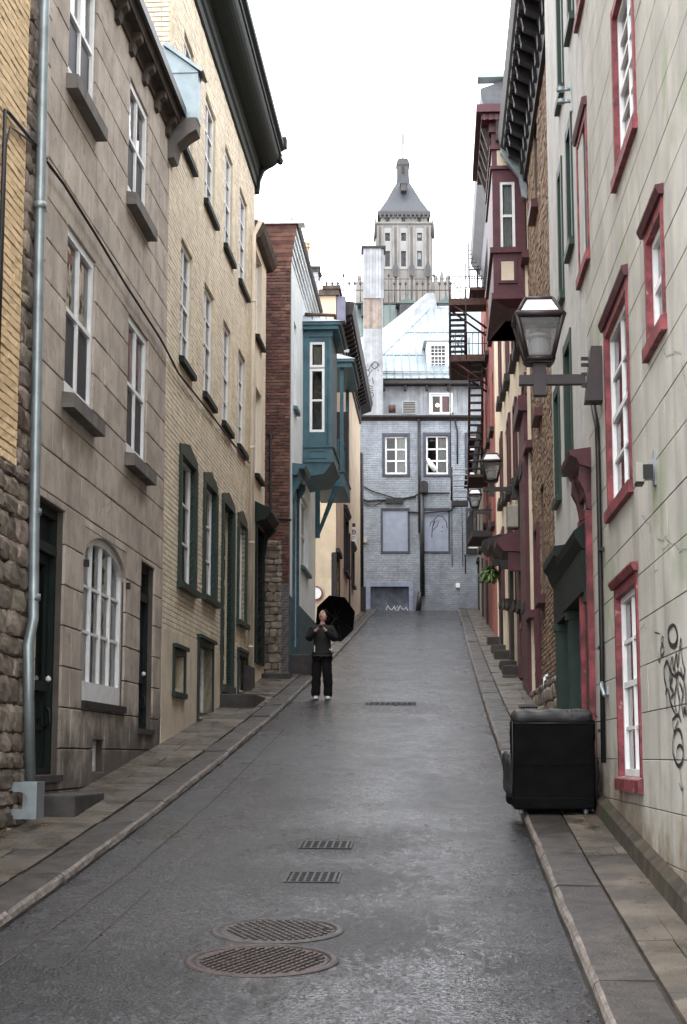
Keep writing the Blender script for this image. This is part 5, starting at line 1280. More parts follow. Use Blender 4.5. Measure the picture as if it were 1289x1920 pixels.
# graffiti on the stucco
q = MB(F)
def st(pts, w_=.028):
    P_ = [Vector((*F.px(x, y), 0)) for x, y in pts]; out = []
    for i in range(len(P_) - 1):
        p0, p1, p2, p3 = P_[max(i - 1, 0)], P_[i], P_[i + 1], P_[min(i + 2, len(P_) - 1)]
        for k in range(5):
            t = k / 5; v = .5 * ((2 * p1) + (p2 - p0) * t + (2 * p0 - 5 * p1 + 4 * p2 - p3) * t * t + (3 * p1 - p0 - 3 * p2 + p3) * t ** 3); out.append((v.x, v.y))
    out.append((P_[-1].x, P_[-1].y)); n_ = st.n; st.n += .0002
    q.ribbon(out, [w_ * (.55 + .45 * math.sin(math.pi * min(1, (i + 2) / (len(out) + 1)))) for i in range(len(out))], n_)
st.n = .0042
st([(1262, 1172), (1255, 1180), (1254, 1194), (1258, 1208), (1265, 1212), (1270, 1204), (1271, 1190), (1267, 1175), (1262, 1172)], .04)
st([(1236, 1222), (1236, 1238), (1238, 1240), (1240, 1228), (1239, 1214)], .02); st([(1243, 1194), (1241, 1204), (1245, 1212), (1246, 1222), (1242, 1230), (1240, 1218), (1244, 1206), (1245, 1196), (1243, 1193)], .02)
st([(1246, 1254), (1247, 1272), (1250, 1288), (1250, 1304)], .03); st([(1246, 1254), (1252, 1240), (1258, 1262), (1256, 1280)]); st([(1250, 1304), (1250, 1296), (1253, 1292)])
st([(1257, 1258), (1262, 1232), (1264, 1256), (1270, 1226), (1272, 1250), (1278, 1198), (1280, 1232), (1286, 1260)]); st([(1258, 1252), (1262, 1270), (1258, 1286), (1264, 1298), (1260, 1310)], .032)
st([(1266, 1250), (1270, 1280), (1266, 1310), (1270, 1336)]); st([(1273, 1254), (1272, 1290), (1276, 1318), (1274, 1340)]); st([(1278, 1250), (1281, 1270), (1284, 1268), (1286, 1252)]); st([(1276, 1280), (1282, 1300), (1280, 1320), (1284, 1346)])
st([(1254, 1290), (1260, 1320), (1268, 1338)]); st([(1261, 1262), (1268, 1268), (1275, 1262), (1284, 1276), (1284, 1304)]); st([(1284, 1330), (1289, 1338)], .05); st([(1252, 1306), (1253, 1334)], .016); st([(1286, 1280), (1288, 1310), (1286, 1338)])
st([(1263, 1350), (1270, 1342), (1275, 1342), (1279, 1354)]); st([(1263, 1350), (1266, 1372), (1270, 1362), (1274, 1350)], .02)
st([(1271, 1368), (1265, 1382), (1264, 1410), (1270, 1430), (1276, 1436), (1282, 1426), (1283, 1408), (1278, 1398), (1272, 1404), (1272, 1424)], .03); st([(1271, 1368), (1277, 1370), (1281, 1384), (1283, 1404)], .03)
st([(1276, 1436), (1279, 1460), (1283, 1495), (1283, 1525)], .014); st([(1276, 1468), (1281, 1482), (1284, 1474)], .014); st([(1230, 1186), (1240, 1188)], .012)
T.part('graffiti', q, GRAF, wall)
FL = F.face_u(F.px(1228, 890)[0], -1)
u, z = F.px(1230, 890); tf = Thing('wall_bracket', 'small white triangular wall bracket with a boxed floodlight on the pale stucco', 'floodlight', F, u, 0, z - .1)
z1 = F.px(1232, 852)[1]; z0 = F.px(1232, 898)[1]
q = MB(F); q.prof([(0, z0), (0, z1), (.11, z0 + .07), (.11, z0)], u - .02, u + .02); q.box(u - .05, u + .05, 0, .015, z0 - .04, z1 + .04); tf.part('bracket', q, BRD); q = MB(F); q.box(u - .07, u + .10, .085, .15, z0 - .02, z0 + .12); tf.part('housing', q, BEIG); q = MB(F); q.box(u - .05, u + .08, .09, .14, z0 - .035, z0 - .021); q.box(u - .09, u - .07, .03, .1, z0, z0 + .1); tf.part('lens', q, IRON)

# --- second, whiter rendered house with green windows and shopfront
HLg = [opr(1066, 1074, 1067, 250, 478), opr(1050, 1056, 1050, 328, 575), opr(1047, 1055, 1050, -80, 196), opr(1066, 1074, 1068, -160, 66), opr(1062, 1073, 1062, 660, 880), opr(1043, 1051, 1043, 745, 944)]
shop = (F.px(1090, 1150)[0], F.px(1032, 1150)[0], 0, 0); zs = F.px(1052, 1068, .0)[1] - .38; shop = (uJ + .25, uE - .15, gz(F, 17) - .3, zs)
print('shop', shop, [[round(v, 2) for v in h] for h in HLg])
PAL = mat('white_rendered_wall', (.50, .485, .45), .85, .1, 2.5, .9, 10, streak=.3)
T = Thing('rendered_house', 'white rendered house with dark green window frames and shopfront on the right', 'house', F, (uJ + uE) / 2, 0, gz(F, 19))
wall = T.part('wall', shell(F, uJ + .002, uE, -1, 13.2, HLg + [shop], n=.0, depth=6), PAL)
for h in HLg: window(T, F, h, rec=.04, fw=.06, cols=2, rows=(2, 2), fm=GRN, sill=(.12, .1, .06), sillm=GRN, casing=(GRN, .11, .02))
u0, u1, z0, z1 = shop
q = MB(F); q.box(u0, u1, -.34, -.3, z0, z1); sf = T.part('shopfront', q, GRN2)
um = (u0 + u1) / 2
for (a, b) in ((u1 - .28, u1 + .02), (um + .05, um + .27), (u0 + .02, u0 + .2)):
    q = MB(F); q.box(a, b, -.28, .03, z0, z1 - .25); q.box(a - .03, b + .03, -.28, .045, z0, z0 + .4); q.box(a - .03, b + .03, -.2, .055, z1 - .35, z1 - .25); T.part('pilaster', q, GRN, sf)
q = MB(F); q.box(u0, um + .3, -.2, .08, z1 - .25, z1 + .18); q.prof([(0, z1 + .18), (.07, z1 + .2), (.13, z1 + .3), (.15, z1 + .38), (0, z1 + .5)], u0, um + .4); T.part('fascia', q, GRN2, sf)
zh = F.px(1044, 1015, .2)[1]; q = MB(F); q.prof([(0, zh - .26), (.05, zh - .22), (.10, zh - .08), (.15, zh - .02), (.15, zh + .08), (0, zh + .1)], um + .5, u1 + .25); q.box(um + .32, u1 + .2, -.05, .03, z1 - .26, zh - .2); T.part('canopy', q, GRN2, sf)
q = MB(F); q.box(um + .34, u1 - .35, -.25, -.18, z0 + .1, z1 - .3); sd_ = T.part('shop_door', q, GRN, sf); q = MB(F); zz = F.px(1046, 1257)[1]; q.box(um + .45, um + .6, -.1, -.02, zz, zz + .04); T.part('door_handle', q, WHT, sf)
q = MB(F); u = F.px(1073, 188)[0]; z = F.px(1073, 190)[1]
for dz in (.0, .14): q.tube([(u, 0, z + dz), (u, .12, z + dz)], .02, 6); q.lathe(u, .12, [(.02, z + dz - .03), (.05, z + dz - .02), (.05, z + dz + .02), (.02, z + dz + .03)], 8)
q.box(u - .02, u + .02, 0, .02, z - .12, z + .26); T.part('insulator', q, GALV)

# --- brown brick house
F = WR2; uA = uE + .0; uZ = F.px(990, 500)[0]; zt = F.px(985, 345)[1]
print('R3', uA, uZ, zt)
HB3 = [op(F, 1011, 1017, 1014, 945, 1128), op(F, 1022, 1029, 1022, 850, 1090), op(F, 1000, 1005, 1002, 470, 560), op(F, 1012, 1018, 1015, 335, 520) ]
wz = [(9.6, 11.6), (5.9, 7.9), (2.7, 4.6)]
HB3 = []
for (a, b) in wz:
    for u in (27.3, 30.2, 32.4): HB3.append((u, u + .85, a + (u - 27) * .0, b))
d3 = (28.6, 29.5, gz(F, 29) + .3, gz(F, 29) + 2.9)
HB3 = [h for h in HB3 if not (h[0] < 29.6 and h[1] > 28.5 and h[2] < d3[3])]
T = Thing('brown_brick_house', 'tall buff-brown brick house with dark red sills behind the wall lamps', 'house', F, (27 + uZ) / 2, 0, gz(F, 27))
wall = T.part('wall', shell(F, uA, uZ, 0, zt + .8, HB3 + [d3], n=-.012, depth=6), REDM)
rects = courses(uA, uZ, gz(F, 27) + .5, zt + .3, .075, .22, .05)
pieces(T, wall, 'brick', F, rects, HB3 + [d3], BRB, -.012, 0, .014, .004, limit=60, inview=onscreen(F), jn=.008)
for h in HB3: window(T, F, h, rec=.12, fw=.07, cols=1, rows=(1, 1), sill=(.12, .16, .13), sillm=BURG)
q = MB(F); q.box(d3[0], d3[1], -.18, -.1, d3[2], d3[3]); dd = T.part('door', q, mat('oxide_red_door', (.23, .035, .025), .5, .2)); q = MB(F); q.frame(d3[0] - .1, d3[1] + .1, d3[2], d3[3] + .3, -.1, .05, .1, wb=.01); T.part('casing', q, BURG, dd)
rubble(T, wall, F, 24, uZ, gz(F, 24) - .3, gz(F, 33) - .2, .26, .45, .03, seed=17, dep=.15)
q = MB(F); q.prof([(0, gz(F, 27) + .35), (.09, gz(F, 27) + .33), (.07, gz(F, 27) + .55), (0, gz(F, 27) + .6)], uA, 28.4); T.part('plinth_band', q, CONC, wall)
for k in range(60):
    z = gz(F, 30) + .6 + k * .16
    if z > zt: break
    q = MB(F); w_ = .12 if k % 2 else .2; q.box(31.3, 31.3 + w_, 0, .03, z, z + .07); T.part('quoin_brick', q, REDB, wall)
co = .5; q = MB(F); zc_ = zt - .15
q.prof([(0, zc_), (.07, zc_), (.1, zc_ + .3), (.16, zc_ + .5), (co - .1, zc_ + .62), (co, zc_ + .7), (co + .05, zc_ + .95), (co, zc_ + 1.05), (-.2, zc_ + 1.2)], uA, uZ - .1); T.part('cornice', q, BLKB)
k = 0; u = uZ - .4
while u > uA:
    q = MB(F); q.prof([(0, zc_ + .05), (.14, zc_ + .1), (.15, zc_ + .32), (.36, zc_ + .42), (.4, zc_ + .6), (0, zc_ + .6)], u - .1, u + .1); T.part('cornice_bracket', q, IRON)
    for j in range(3): q = MB(F); v = u - .2 - j * .13; q.box(v - .035, v + .035, co - .14, co - .04, zc_ + .54, zc_ + .66); T.part('dentil', q, IRON)
    u -= .62
q = MB(F); q.prof([(0, zc_ - .35), (.1, zc_ - .3), (.15, zc_ + .1), (.3, zc_ + .3), (co, zc_ + .6), (co, zc_ + 1.0), (0, zc_ + 1.0)], uZ - .16, uZ); T.part('end_bracket', q, GALV)

# --- burgundy bay house
uA, uZ = uZ, 48.8
T = Thing('bay_house', 'cream and burgundy house with a projecting burgundy bay window', 'house', F, (uA + uZ) / 2, 0, gz(F, uA))
zt4 = 13.3
Hc = []
for (a, b) in ((2.9, 4.7), (5.6, 7.3), (8.4, 10.1), (11.0, 12.4)):
    for u in (uA + 1.0, uA + 3.0, uA + 5.0, uA + 8.2, uA + 10.4, uA + 12.8): Hc.append((u, u + .9, a + (u - uA) * .1, b + (u - uA) * .1))
wall = T.part('wall', shell(F, uA, uZ, 1, zt4, Hc, depth=6), CRM)
for i, h in enumerate(Hc): window(T, F, h, rec=.08, fw=.08, cols=1, rows=(1, 1), sill=(.15, .2, .14), sillm=BLKB, casing=(BURG, .12, .06) if i % 3 != 1 else None)
q = MB(F); q.box(uA + .3, uA + 2.2, 0, .12, gz(F, uA) - .2, 6.6); q.box(uA + .2, uA + 2.3, 0, .22, 6.6, 6.9); T.part('porch', q, BURG)
q = MB(F); q.box(uA + .02, uA + .12, 0, .05, gz(F, uA), 9.6); T.part('corner_board', q, YST)
ub = uA + .12; BF = F.face_u(ub, 1) if False else Frame(*F.w(ub, 0, 0)[:2], F.ang - math.pi / 2, -1)
bu1 = BF.px(924, 400)[0]; print('bay', ub, bu1)   # negative: towards the street
by0, by1 = BF.px(950, 472)[1], BF.px(950, 318)[1]
wop = op(BF, 938, 966, 950, 340, 468)
bay = T.part('bay_window', shell(BF, bu1, -.02, by0, by1, [wop], thick=.12, depth=3.2), BURG, label='burgundy bay window with cream panels')
window(T, BF, wop, rec=.02, fw=.055, cols=1, rows=(1, 1), parent=bay, curtain=(CURT, 0, 1, 0))  # full curtain added to lighten the glass, in place of its sky reflection
q = MB(BF); z = by0; zb_ = BF.px(950, 550)[1]; q.box(bu1, 0, -3.2, .0, zb_, z); q.box(bu1 - .06, .0, -3.25, .06, z - .03, z + .08); q.box(bu1 - .04, 0, -3.25, .05, zb_ - .12, zb_); q.frame(bu1 + .08, -.1, z - .28, z - .06, 0, .03, .04) if False else None
a, b, c, d = op(BF, 940, 964, 950, 490, 526); q.frame(a - .06, b + .06, c - .06, d + .06, 0, .035, .05); T.part('apron', q, BURG, bay)
q = MB(BF); q.box(a, b, 0, .02, c, d); T.part('cream_panel', q, YST, bay); c2a = op(BF, 927, 960, 940, 290, 318); q = MB(BF); q.box(bu1 + .1, -.12, .0, .02, by1 + .08, c2a[3] + .08); T.part('cream_panel', q, YST, bay)
q = MB(BF); zz = BF.px(950, 572)[1]; q.hexa([(bu1 * .55, -.25, zz), (0, -.25, zz), (0, -2.6, zz + .2), (bu1 * .55, -2.6, zz + .2)], [(bu1, .0, zb_ - .12), (0, .0, zb_ - .12), (0, -3.2, zb_ - .12), (bu1, -3.2, zb_ - .12)]); T.part('bay_underside', q, BURG, bay)
q = MB(BF); ztb = BF.px(905, 225, .3)[1]; zc_ = c2a[3] + .15; q.box(bu1, 0, -3.2, 0, by1, zc_ + .3); q.box(bu1 - .04, .0, -3.2, .05, by1, by1 + .07); q.box(bu1 - .04, .0, -3.2, .05, zc_ - .05, zc_ + .03)
q.box(bu1 - .2, 0, -3.5, .22, zc_ + .5, zc_ + .62); q.box(bu1 - .3, 0, -3.6, .32, zc_ + .62, zc_ + .78); q.box(bu1 - .05, 0, -3.25, .06, zc_ + .3, zc_ + .5); T.part('bay_cornice', q, BURG, bay)
for k in range(3):
    q = MB(BF); u = bu1 + .08 + k * .28; q.hexa([(u, 0, zc_ + .12), (u + .1, 0, zc_ + .12), (u + .1, .08, zc_ + .12), (u, .08, zc_ + .12)], [(u, 0, zc_ + .5), (u + .1, 0, zc_ + .5), (u + .1, .2, zc_ + .5), (u, .2, zc_ + .5)]); T.part('cornice_bracket', q, SOF, bay)
for k in range(8): q = MB(BF); u = bu1 - .17 + k * .12; q.box(u, u + .05, .22, .25, zc_ + .48, zc_ + .6); T.part('dentil', q, BURG, bay)
for k in range(5): q = MB(BF); nn = -.2 - k * .6; q.hexa([(bu1 - .06, nn, zc_ + .05), (bu1, nn, zc_ + .05), (bu1, nn - .15, zc_ + .05), (bu1 - .06, nn - .15, zc_ + .05)], [(bu1 - .2, nn, zc_ + .5), (bu1, nn, zc_ + .5), (bu1, nn - .15, zc_ + .5), (bu1 - .2, nn - .15, zc_ + .5)]); T.part('cornice_bracket', q, SOF, bay)
# gable over the bay
q = MB(F); q.plate([(uA + .1, zc_ + .78), (uA + 3.6, zc_ + .78), (uA + 3.6, zc_ + 1.2), (uA + 1.9, zc_ + 2.4), (uA + .1, zc_ + 1.6)], -.2, .2); T.part('parapet_gable', q, BURG)
q = MB(F); zk = BF.px(960, 118)[1]; q.box(uA + .1, uA + .6, -.5, .02, zc_ + .7, zk); T.part('dormer_cheek', q, BURG)

# --- red brick house with metal mansard and fire escape, then the last houses
uA, uZ = uZ, 62.0; zt5 = F.px(905, 430)[1]; print('R5', zt5)
REDW = mat('weathered_red_render', (.22, .06, .045), .85, .2, 3, .3, 30, streak=.4)
T = Thing('red_house', 'weathered red house carrying the iron fire escape, with a grey metal roof edge', 'house', F, (uA + uZ) / 2, 0, gz(F, uA))
Hr = []
for (a, b) in ((7.2, 9.0), (10.2, 12.0), (13.2, 15.0)):
    for u in (50, 53.5, 57.0, 59.8): Hr.append((u, u + 1.0, a + (u - 50) * .09, b + (u - 50) * .09))
zR = F.px(915, 92)[1]; zR = WR2.px(935, 300)[1]
zR = 17.5
wall = T.part('wall', shell(F, uA, uZ, 2, zR, Hr, depth=6), REDW)
for i, h in enumerate(Hr): window(T, F, h, rec=.1, fw=.08, cols=1, rows=(1, 1), sill=(.12, .16, .13), sillm=BLKB)
q = MB(F); q.prof([(0, zR - 1.3), (.12, zR - 1.2), (.2, zR - .8), (.5, zR - .4), (.55, zR - .1), (.55, zR), (-.2, zR + .25), (-.2, zR - 1.3)], 41.0, 55.5); T.part('metal_cornice', q, mat('dark_lead', (.07, .075, .085), .5, .2)); q = MB(F); q.box(41.0, uA, -4, -.01, 13.0, zR + .2); T.part('upper_wall', q, REDW)
G = F.face_u(uA + 1.6, -1) if False else Frame(*F.w(40.9, 0, 0)[:2], F.ang - math.pi / 2, -1)
q = MB(G); q.box(0.1, 3, -.3, 0.0, zt4 - .5, zR + .25); T.part('board_gable', q, WHT)
q = MB(G); q.box(-.62, 3, -.4, .06, zR + .25, zR + .4); T.part('gable_coping', q, ZINC)
uA, uZ = uZ, 71.5
T = Thing('terrace_house', 'grey-brown house at the top right of the street with dark doors', 'house', F, (uA + uZ) / 2, 0, gz(F, uA))
Hr = []
for (a, b) in ((8.3, 9.9), (10.7, 12)):
    for u in (58, 61.5, 65.0, 68.4): Hr.append((u, u + 1.0, a, b))
wall = T.part('wall', shell(F, uA, uZ, 3, 12.6, Hr, depth=6), mat('grey_brown_render', (.20, .17, .14), .85, .2, 2, .3, 25, streak=.4))
for i, h in enumerate(Hr): window(T, F, h, rec=.1, fw=.08, cols=1, rows=(1, 1), sill=(.12, .16, .13), sillm=BLKB)
for u in (57.5, 63, 69): q = MB(F); q.box(u, u + 1.0, 0, .06, gz(F, u), gz(F, u) + 2.3); T.part('door', q, BLKB)
q = MB(F); q.prof([(0, 12.4), (.08, 12.4), (.2, 12.6), (.2, 12.7), (0, 12.8)], uA, uZ); T.part('cornice', q, BLKB)
# canopies and small doors along the right pavement
for (x, y, w_, lab, mm) in ((958, 990, 1.4, 'dark burgundy door canopy under the beige box', BURG),):
    pass
for j, (u, mm, nm) in enumerate(((34.2, BURG, 'burgundy door hood beneath the beige box'), (38.2, BLKB, 'black door hood beyond the burgundy one'), (44.5, BLKB, 'black door hood above the hanging fern'))):
    z = gz(F, u) + 2.75; q = MB(F); q.prof([(0, z), (.4, z + .02), (.55, z + .2), (.55, z + .28), (0, z + .5)], u, u + 1.6); q.box(u + .05, u + .2, 0, .3, z - .4, z); o = single('door_hood', q, mm, nm, 'door hood', 'door hoods on the right side'); q = MB(F); q.box(u + .3, u + 1.3, 0, .08, gz(F, u) + .1, z); single('street_door', q, mm if j else BURG, nm.replace('hood', 'leaf under its hood').replace('burgundy door leaf', 'burgundy door leaf'), 'door', 'dark doors on the right side')
for u in (35.9, 37.5, 41.2, 43.4, 47.0): q = MB(F); step_block(u, u + .9, .38, .12, 'dark stone step %s' % {35.9: 'beside the burgundy door on the right', 37.5: 'left of the second hooded door on the right', 41.2: 'at the edge of the red house on the right', 43.4: 'below the hanging fern', 47.0: 'farthest up the right pavement'}[u], WR2)

# ------------------------------------------------------------------ wall lamps
def wall_lamp(F, u, n, z, label):
    """z = height of the arm, n = how far the lantern stands off the wall"""
    T = Thing('wall_lamp', label, 'street lamp', F, u, 0, z, 'wall lanterns along the right side')
    q = MB(F); q.hexa([(u - .11, 0, z - .22), (u + .11, 0, z - .22), (u + .11, .16, z - .22), (u - .11, .16, z - .22)], [(u - .11, 0, z + .30), (u + .11, 0, z + .30), (u + .11, .10, z + .30), (u - .11, .10, z + .30)])
    T.part('wall_box', q, LAMPM)
    for dz in (-.08, .03, .12, .18):
        q = MB(F); q.box(u - .05, u - .02, .14 if dz < .1 else .12, .19, z + dz, z + dz + .03); T.part('bolt', q, IRON)
    q = MB(F); q.box(u - .045, u + .045, .15, n + .19, z - .045, z + .045); T.part('arm', q, LAMPM)
    q = MB(F); q.box(u - .055, u + .055, n - .06, n + .06, z - .15, z + .17); T.part('stem', q, LAMPM)
    zb, zm, zt = z + .19, z + .59, z + .76; b, m, t = .118, .215, .125
    q = MB(F)
    def sqr(h, zz): return [(u - h, n - h, zz), (u + h, n - h, zz), (u + h, n + h, zz), (u - h, n + h, zz)]
    A, B, C = sqr(b, zb), sqr(m, zm), sqr(t, zt)
    for k in range(4):
        q.bar(A[k], B[k], .032); q.bar(B[k], C[k], .026); q.bar(A[k], A[(k + 1) % 4], .04); q.bar(C[k], C[(k + 1) % 4], .026)
        q.bar(B[k], B[(k + 1) % 4], .045)
    q.box(u - b, u + b, n - b, n + b, zb - .035, zb); q.box(u - t, u + t, n - t, n + t, zt, zt + .012)
    T.part('lantern_frame', q, LAMPM)
    for k in range(4):
        q = MB(F); a, c, d, e = A[k], A[(k + 1) % 4], B[(k + 1) % 4], B[k]; q.add([a, c, d, e], [(0, 1, 2, 3)]); T.part('pane', q, FROST)
        q = MB(F); q.add([B[k], B[(k + 1) % 4], C[(k + 1) % 4], C[k]], [(0, 1, 2, 3)]); T.part('roof_pane', q, WHT)
    q = MB(F); q.lathe(u, n, [(.05, zb), (.09, zb + .06), (.10, zb + .14), (.08, zb + .2), (.12, zb + .22), (.12, zb + .24), (.03, zb + .27)], 16); T.part('bulb_cover', q, WHT)
    return T
u, z = WR.px(1100, 713, .16)
n1 = .56
u, z = WR.px(1112, 712, .08); n1 = WR.w(u, 0, 0)[0] - facing(u).px(1012, 712)[0]; print('lamp', u, z, n1)
L1 = wall_lamp(WR, u, n1, z, 'largest and nearest brown wall lantern on a box arm, hanging over the black armchair')
print('lamp', u, z)
for (x, y, Yl, lab) in ((924, 917, 34.6, 'middle wall lantern on the right side, in front of the brown brick house edge'), (892, 961, 53.5, 'smallest and farthest wall lantern, just right of the blue-grey building')):
    c = copy_tree(L1.o); P_ = facing(Yl).px(x, y); Xw = 1.82 + .0576 * Yl
    c.location = (P_[0] + .56, Yl, P_[1]); c.rotation_euler = (0, 0, WR2.ang); c['label'] = lab
    d = Xw - (P_[0] + .56)
    if d > .03:
        q = MB(facing(Yl)); q.box(P_[0] + .5, Xw + .05, -.05, .05, P_[1] - .05, P_[1] + .05); o = mesh_obj('arm_extension', q.v, q.f, LAMPM); M_ = c.matrix_world
        o.data.transform((Matrix.Translation(c.location) @ Matrix.Rotation(WR2.ang, 4, 'Z')).inverted()); o.parent = c

# ------------------------------------------------------------------ small things on the right
F = WR2; bf = facing(34.2); a, b, z0, z1 = op(bf, 953, 975, 964, 946, 989)
T = Thing('service_box', 'beige rounded service box sticking out of the cream wall beside the middle lantern', 'box', bf, b, -.3, z0)
q = MB(bf); q.box(a, b + .12, -.45, 0, z0, z1); o = T.part('case', q, BEIG); m_ = o.modifiers.new('b', 'BEVEL'); m_.width = .03; m_.segments = 2
q = MB(bf); q.tube([(b - .02, .02, z1 + .5), (b - .02, .02, z0 - .1), (b + .05, .02, z0 - .5)], .02, 5); T.part('conduit', q, BLKB)
# iron balcony
bf = facing(52.0); a, b, z0, z1 = op(bf, 886, 918, 900, 955, 1006); b = 1.82 + .0576 * 52
T = Thing('iron_balcony', 'small black iron balcony under the farthest lantern', 'balcony', bf, b, -1, z0)
q = MB(bf); q.box(a, b, -2.6, 0, z0, z0 + .2); T.part('floor', q, BLKB); q = MB(bf); q.box(a, b, -.03, 0, z1 - .04, z1); q.box(a, a + .04, -2.6, 0, z1 - .04, z1); T.part('handrail', q, IRON)
for k in range(6): q = MB(bf); u = a + .02 + k * (b - a) / 6; q.box(u - .012, u + .012, -.03, 0, z0 + .2, z1); T.part('baluster', q, IRON)
for k in range(9): q = MB(bf); q.box(a, a + .025, -.3 * k - .03, -.3 * k, z0 + .2, z1); T.part('baluster', q, IRON)
# hanging fern
hf = facing(45.0); u, z = hf.px(917, 1084); rr = random.Random(3)
T = Thing('hanging_fern', 'bushy green fern in a basket hanging from the right-hand wall', 'plant', hf, u, 0, z)
q = MB(hf); q.lathe(u + .05, 0, [(.05, z - .05), (.16, z + .05), (.18, z + .16)], 10); T.part('basket', q, BLKB)
q = MB(hf)
for k in range(300):
    an = rr.uniform(0, 6.28); L_ = rr.uniform(.2, .48); el = rr.uniform(.1, 1.2); c0 = Vector((u + .05, 0, z + .15)); d = Vector((math.cos(an) * math.cos(el), math.sin(an) * math.cos(el), math.sin(el)))
    prev = c0
    for s in range(6):
        f = (s + 1) / 6; p = c0 + d * L_ * f + Vector((0, 0, -.32 * f * f * math.cos(el))); t = (p - prev); side = t.cross(Vector((0, 0, 1))).normalized() * (.045 * (1 - f * .6))
        for sg in (-1, 1): q.add([tuple(prev), tuple(p), tuple(p + side * sg + Vector((0, 0, -.012))), tuple(prev + side * sg * .7)], [(0, 1, 2, 3)])
        prev = p
T.part('fronds', q, LEAF, kind='stuff')
q = MB(hf); q.bar((u + .05, 0, z + .15), (u + .05, 0, z + .6), .015); q.bar((u + .05, 0, z + .6), (u + .6, -.1, z + .6), .03); T.part('hanger', q, IRON)
# pavement gratings on the right
def pave_grate(x, y, sx, sy, lab):
    r = ray(x, y); Y = 5.
    while r[2] / r[1] * Y > zr(Y) + .13: Y += .01
    X = r[0] / r[1] * Y; M_ = tilt_frame(X, Y); M_[2][3] += .142
    T = bpy.data.objects.new('pavement_grating', None); COL.objects.link(T); T.matrix_world = M_; T['label'] = lab; T['category'] = 'grating'; T['group'] = 'gratings in the right pavement'
    q = MB(); q.box(-sx / 2, sx / 2, -sy / 2, sy / 2, -.01, 0); o = mesh_obj('pit', q.v, q.f, PITM); o.parent = T
    for k in range(8):
        q = MB(); u = -sx / 2 + sx * (k + .5) / 8; q.box(u - .012, u + .012, -sy / 2, sy / 2, 0, .008); o = mesh_obj('bar', q.v, q.f, MANH2); o.parent = T
def gsolve(): pass
pave_grate(992, 1325, .34, .5, 'small grating in the right pavement just beyond the armchair')
pave_grate(955, 1268, .3, .6, 'small grating in the right pavement farther up, by the burgundy door')
q = MB(WR2); u = 26.9; z = gz(WR2, u); q.tube([(u, .06, z - .1), (u, .06, z + .62)], .022, 8); q.tube([(u, .06, z + .62), (u, .0, z + .66)], .022, 8)
single('vent_pipe', q, WHT, 'short white pipe standing against the brown house foot behind the armchair', 'pipe')

# ------------------------------------------------------------------ fire escape
F = WR2; ue = 55.0
z1 = (1418 - 542) / 3084 * ue; z2 = (1418 - 655) / 3084 * ue; z3 = (1418 - 905) / 3084 * 58.5
T = Thing('fire_escape', 'rusty iron fire escape with open stair flights on the red wall', 'fire escape', F, ue, 0, z2)
for (z, ua, ub, na) in ((z1, ue, ue + 1.2, 1.3), (z2, ue, ue + 1.3, 1.3)):
    q = MB(F); q.box(ua, ub, 0, na, z, z + .06); q.box(ua - .03, ua, 0, na, z - .08, z + .16); pf = T.part('landing', q, RUST)
    for k in range(7): q = MB(F); n_ = .1 + k * (na - .1) / 6; q.tube([(ua, n_, z + .1), (ua, n_, z + .95)], .014, 4); T.part('rail_post', q, IRON)
    q = MB(F); q.tube([(ua, .0, z + .95), (ua, na, z + .95), (ub, na, z + .95)], .02, 5); q.tube([(ua, .0, z + .55), (ua, na, z + .55), (ub, na, z + .55)], .014, 5); T.part('handrail', q, IRON)
    q = MB(F); q.bar((ua + .1, na - .1, z), (ua + .1, 0, z - .9), .05); q.bar((ub - .1, na - .1, z), (ub - .1, 0, z - .9), .05); T.part('brace', q, RUST)
    q = MB(F); q.bar((ua, na, z + .95), (ua, na - .6, z + .1), .02); q.bar((ua, .7, z + .95), (ua, 1.3, z + .15), .02); T.part('diagonal', q, IRON)
def flight(za, zb, ua, ub, n0, n1, m):
    for k in range(m):
        f = (k + .5) / m; q = MB(F); u = ua + (ub - ua) * f; z = za + (zb - za) * f; q.box(u - .11, u + .11, n0, n1, z - .02, z + .025); T.part('tread', q, IRON)
    q = MB(F)
    for n_ in (n0, n1): q.bar((ua, n_, za), (ub, n_, zb), .06)
    T.part('stringer', q, RUST); q = MB(F)
    for n_ in (n0, n1):
        q.tube([(ua, n_, za + .85), (ub, n_, zb + .85)], .018, 5); q.tube([(ua, n_, za + .45), (ub, n_, zb + .45)], .012, 5)
        for k in range(6): f = k / 5; q.tube([(ua + (ub - ua) * f, n_, za + (zb - za) * f), (ua + (ub - ua) * f, n_, za + (zb - za) * f + .85)], .012, 4)
    T.part('stair_rail', q, IRON)
flight(z1, z2 + .1, ue + 1.2, ue + 2.8, .72, 1.27, 12)
q = MB(F); q.box(ue + 1.3, ue + 3.2, .1, 1.3, z2 - .0, z2 + .08); T.part('landing', q, RUST)
flight(z2, z3, ue + .3, ue + 3.6, .16, .62, 17)
q = MB(F)
for n_ in (1.3, .72): q.tube([(ue - .02, n_, z1 + 1.4), (ue - .02, n_, z2)], .022, 5)
q.tube([(ue - .02, 1.3, z2), (ue + .3, 1.3, z3 - .8)], .014, 5); T.part('hanger_rod', q, IRON)
q = MB(F); n0, n1 = .72, 1.28; za, zb = (1418 - 868) / 3084 * ue, (1418 - 933) / 3084 * ue
q.bar((ue, n0, za), (ue, n0, zb), .05); q.bar((ue, n1, za), (ue, n1, zb), .05); q.box(ue - .04, ue + .3, n0, n1, zb - .18, zb); lo = T.part('drop_ladder', q, IRON)
for k in range(6): q = MB(F); z = za - .05 - k * (za - zb) / 6; q.box(ue - .02, ue + .08, n0, n1, z - .03, z); T.part('rung', q, GALV, lo)
q = MB(F); z = z3; q.box(ue + 1, ue + 3.4, .0, .8, z - .1, z); q.box(ue + .98, ue + 1, 0, .75, z, z + .8) if False else None; T.part('landing', q, RUST)

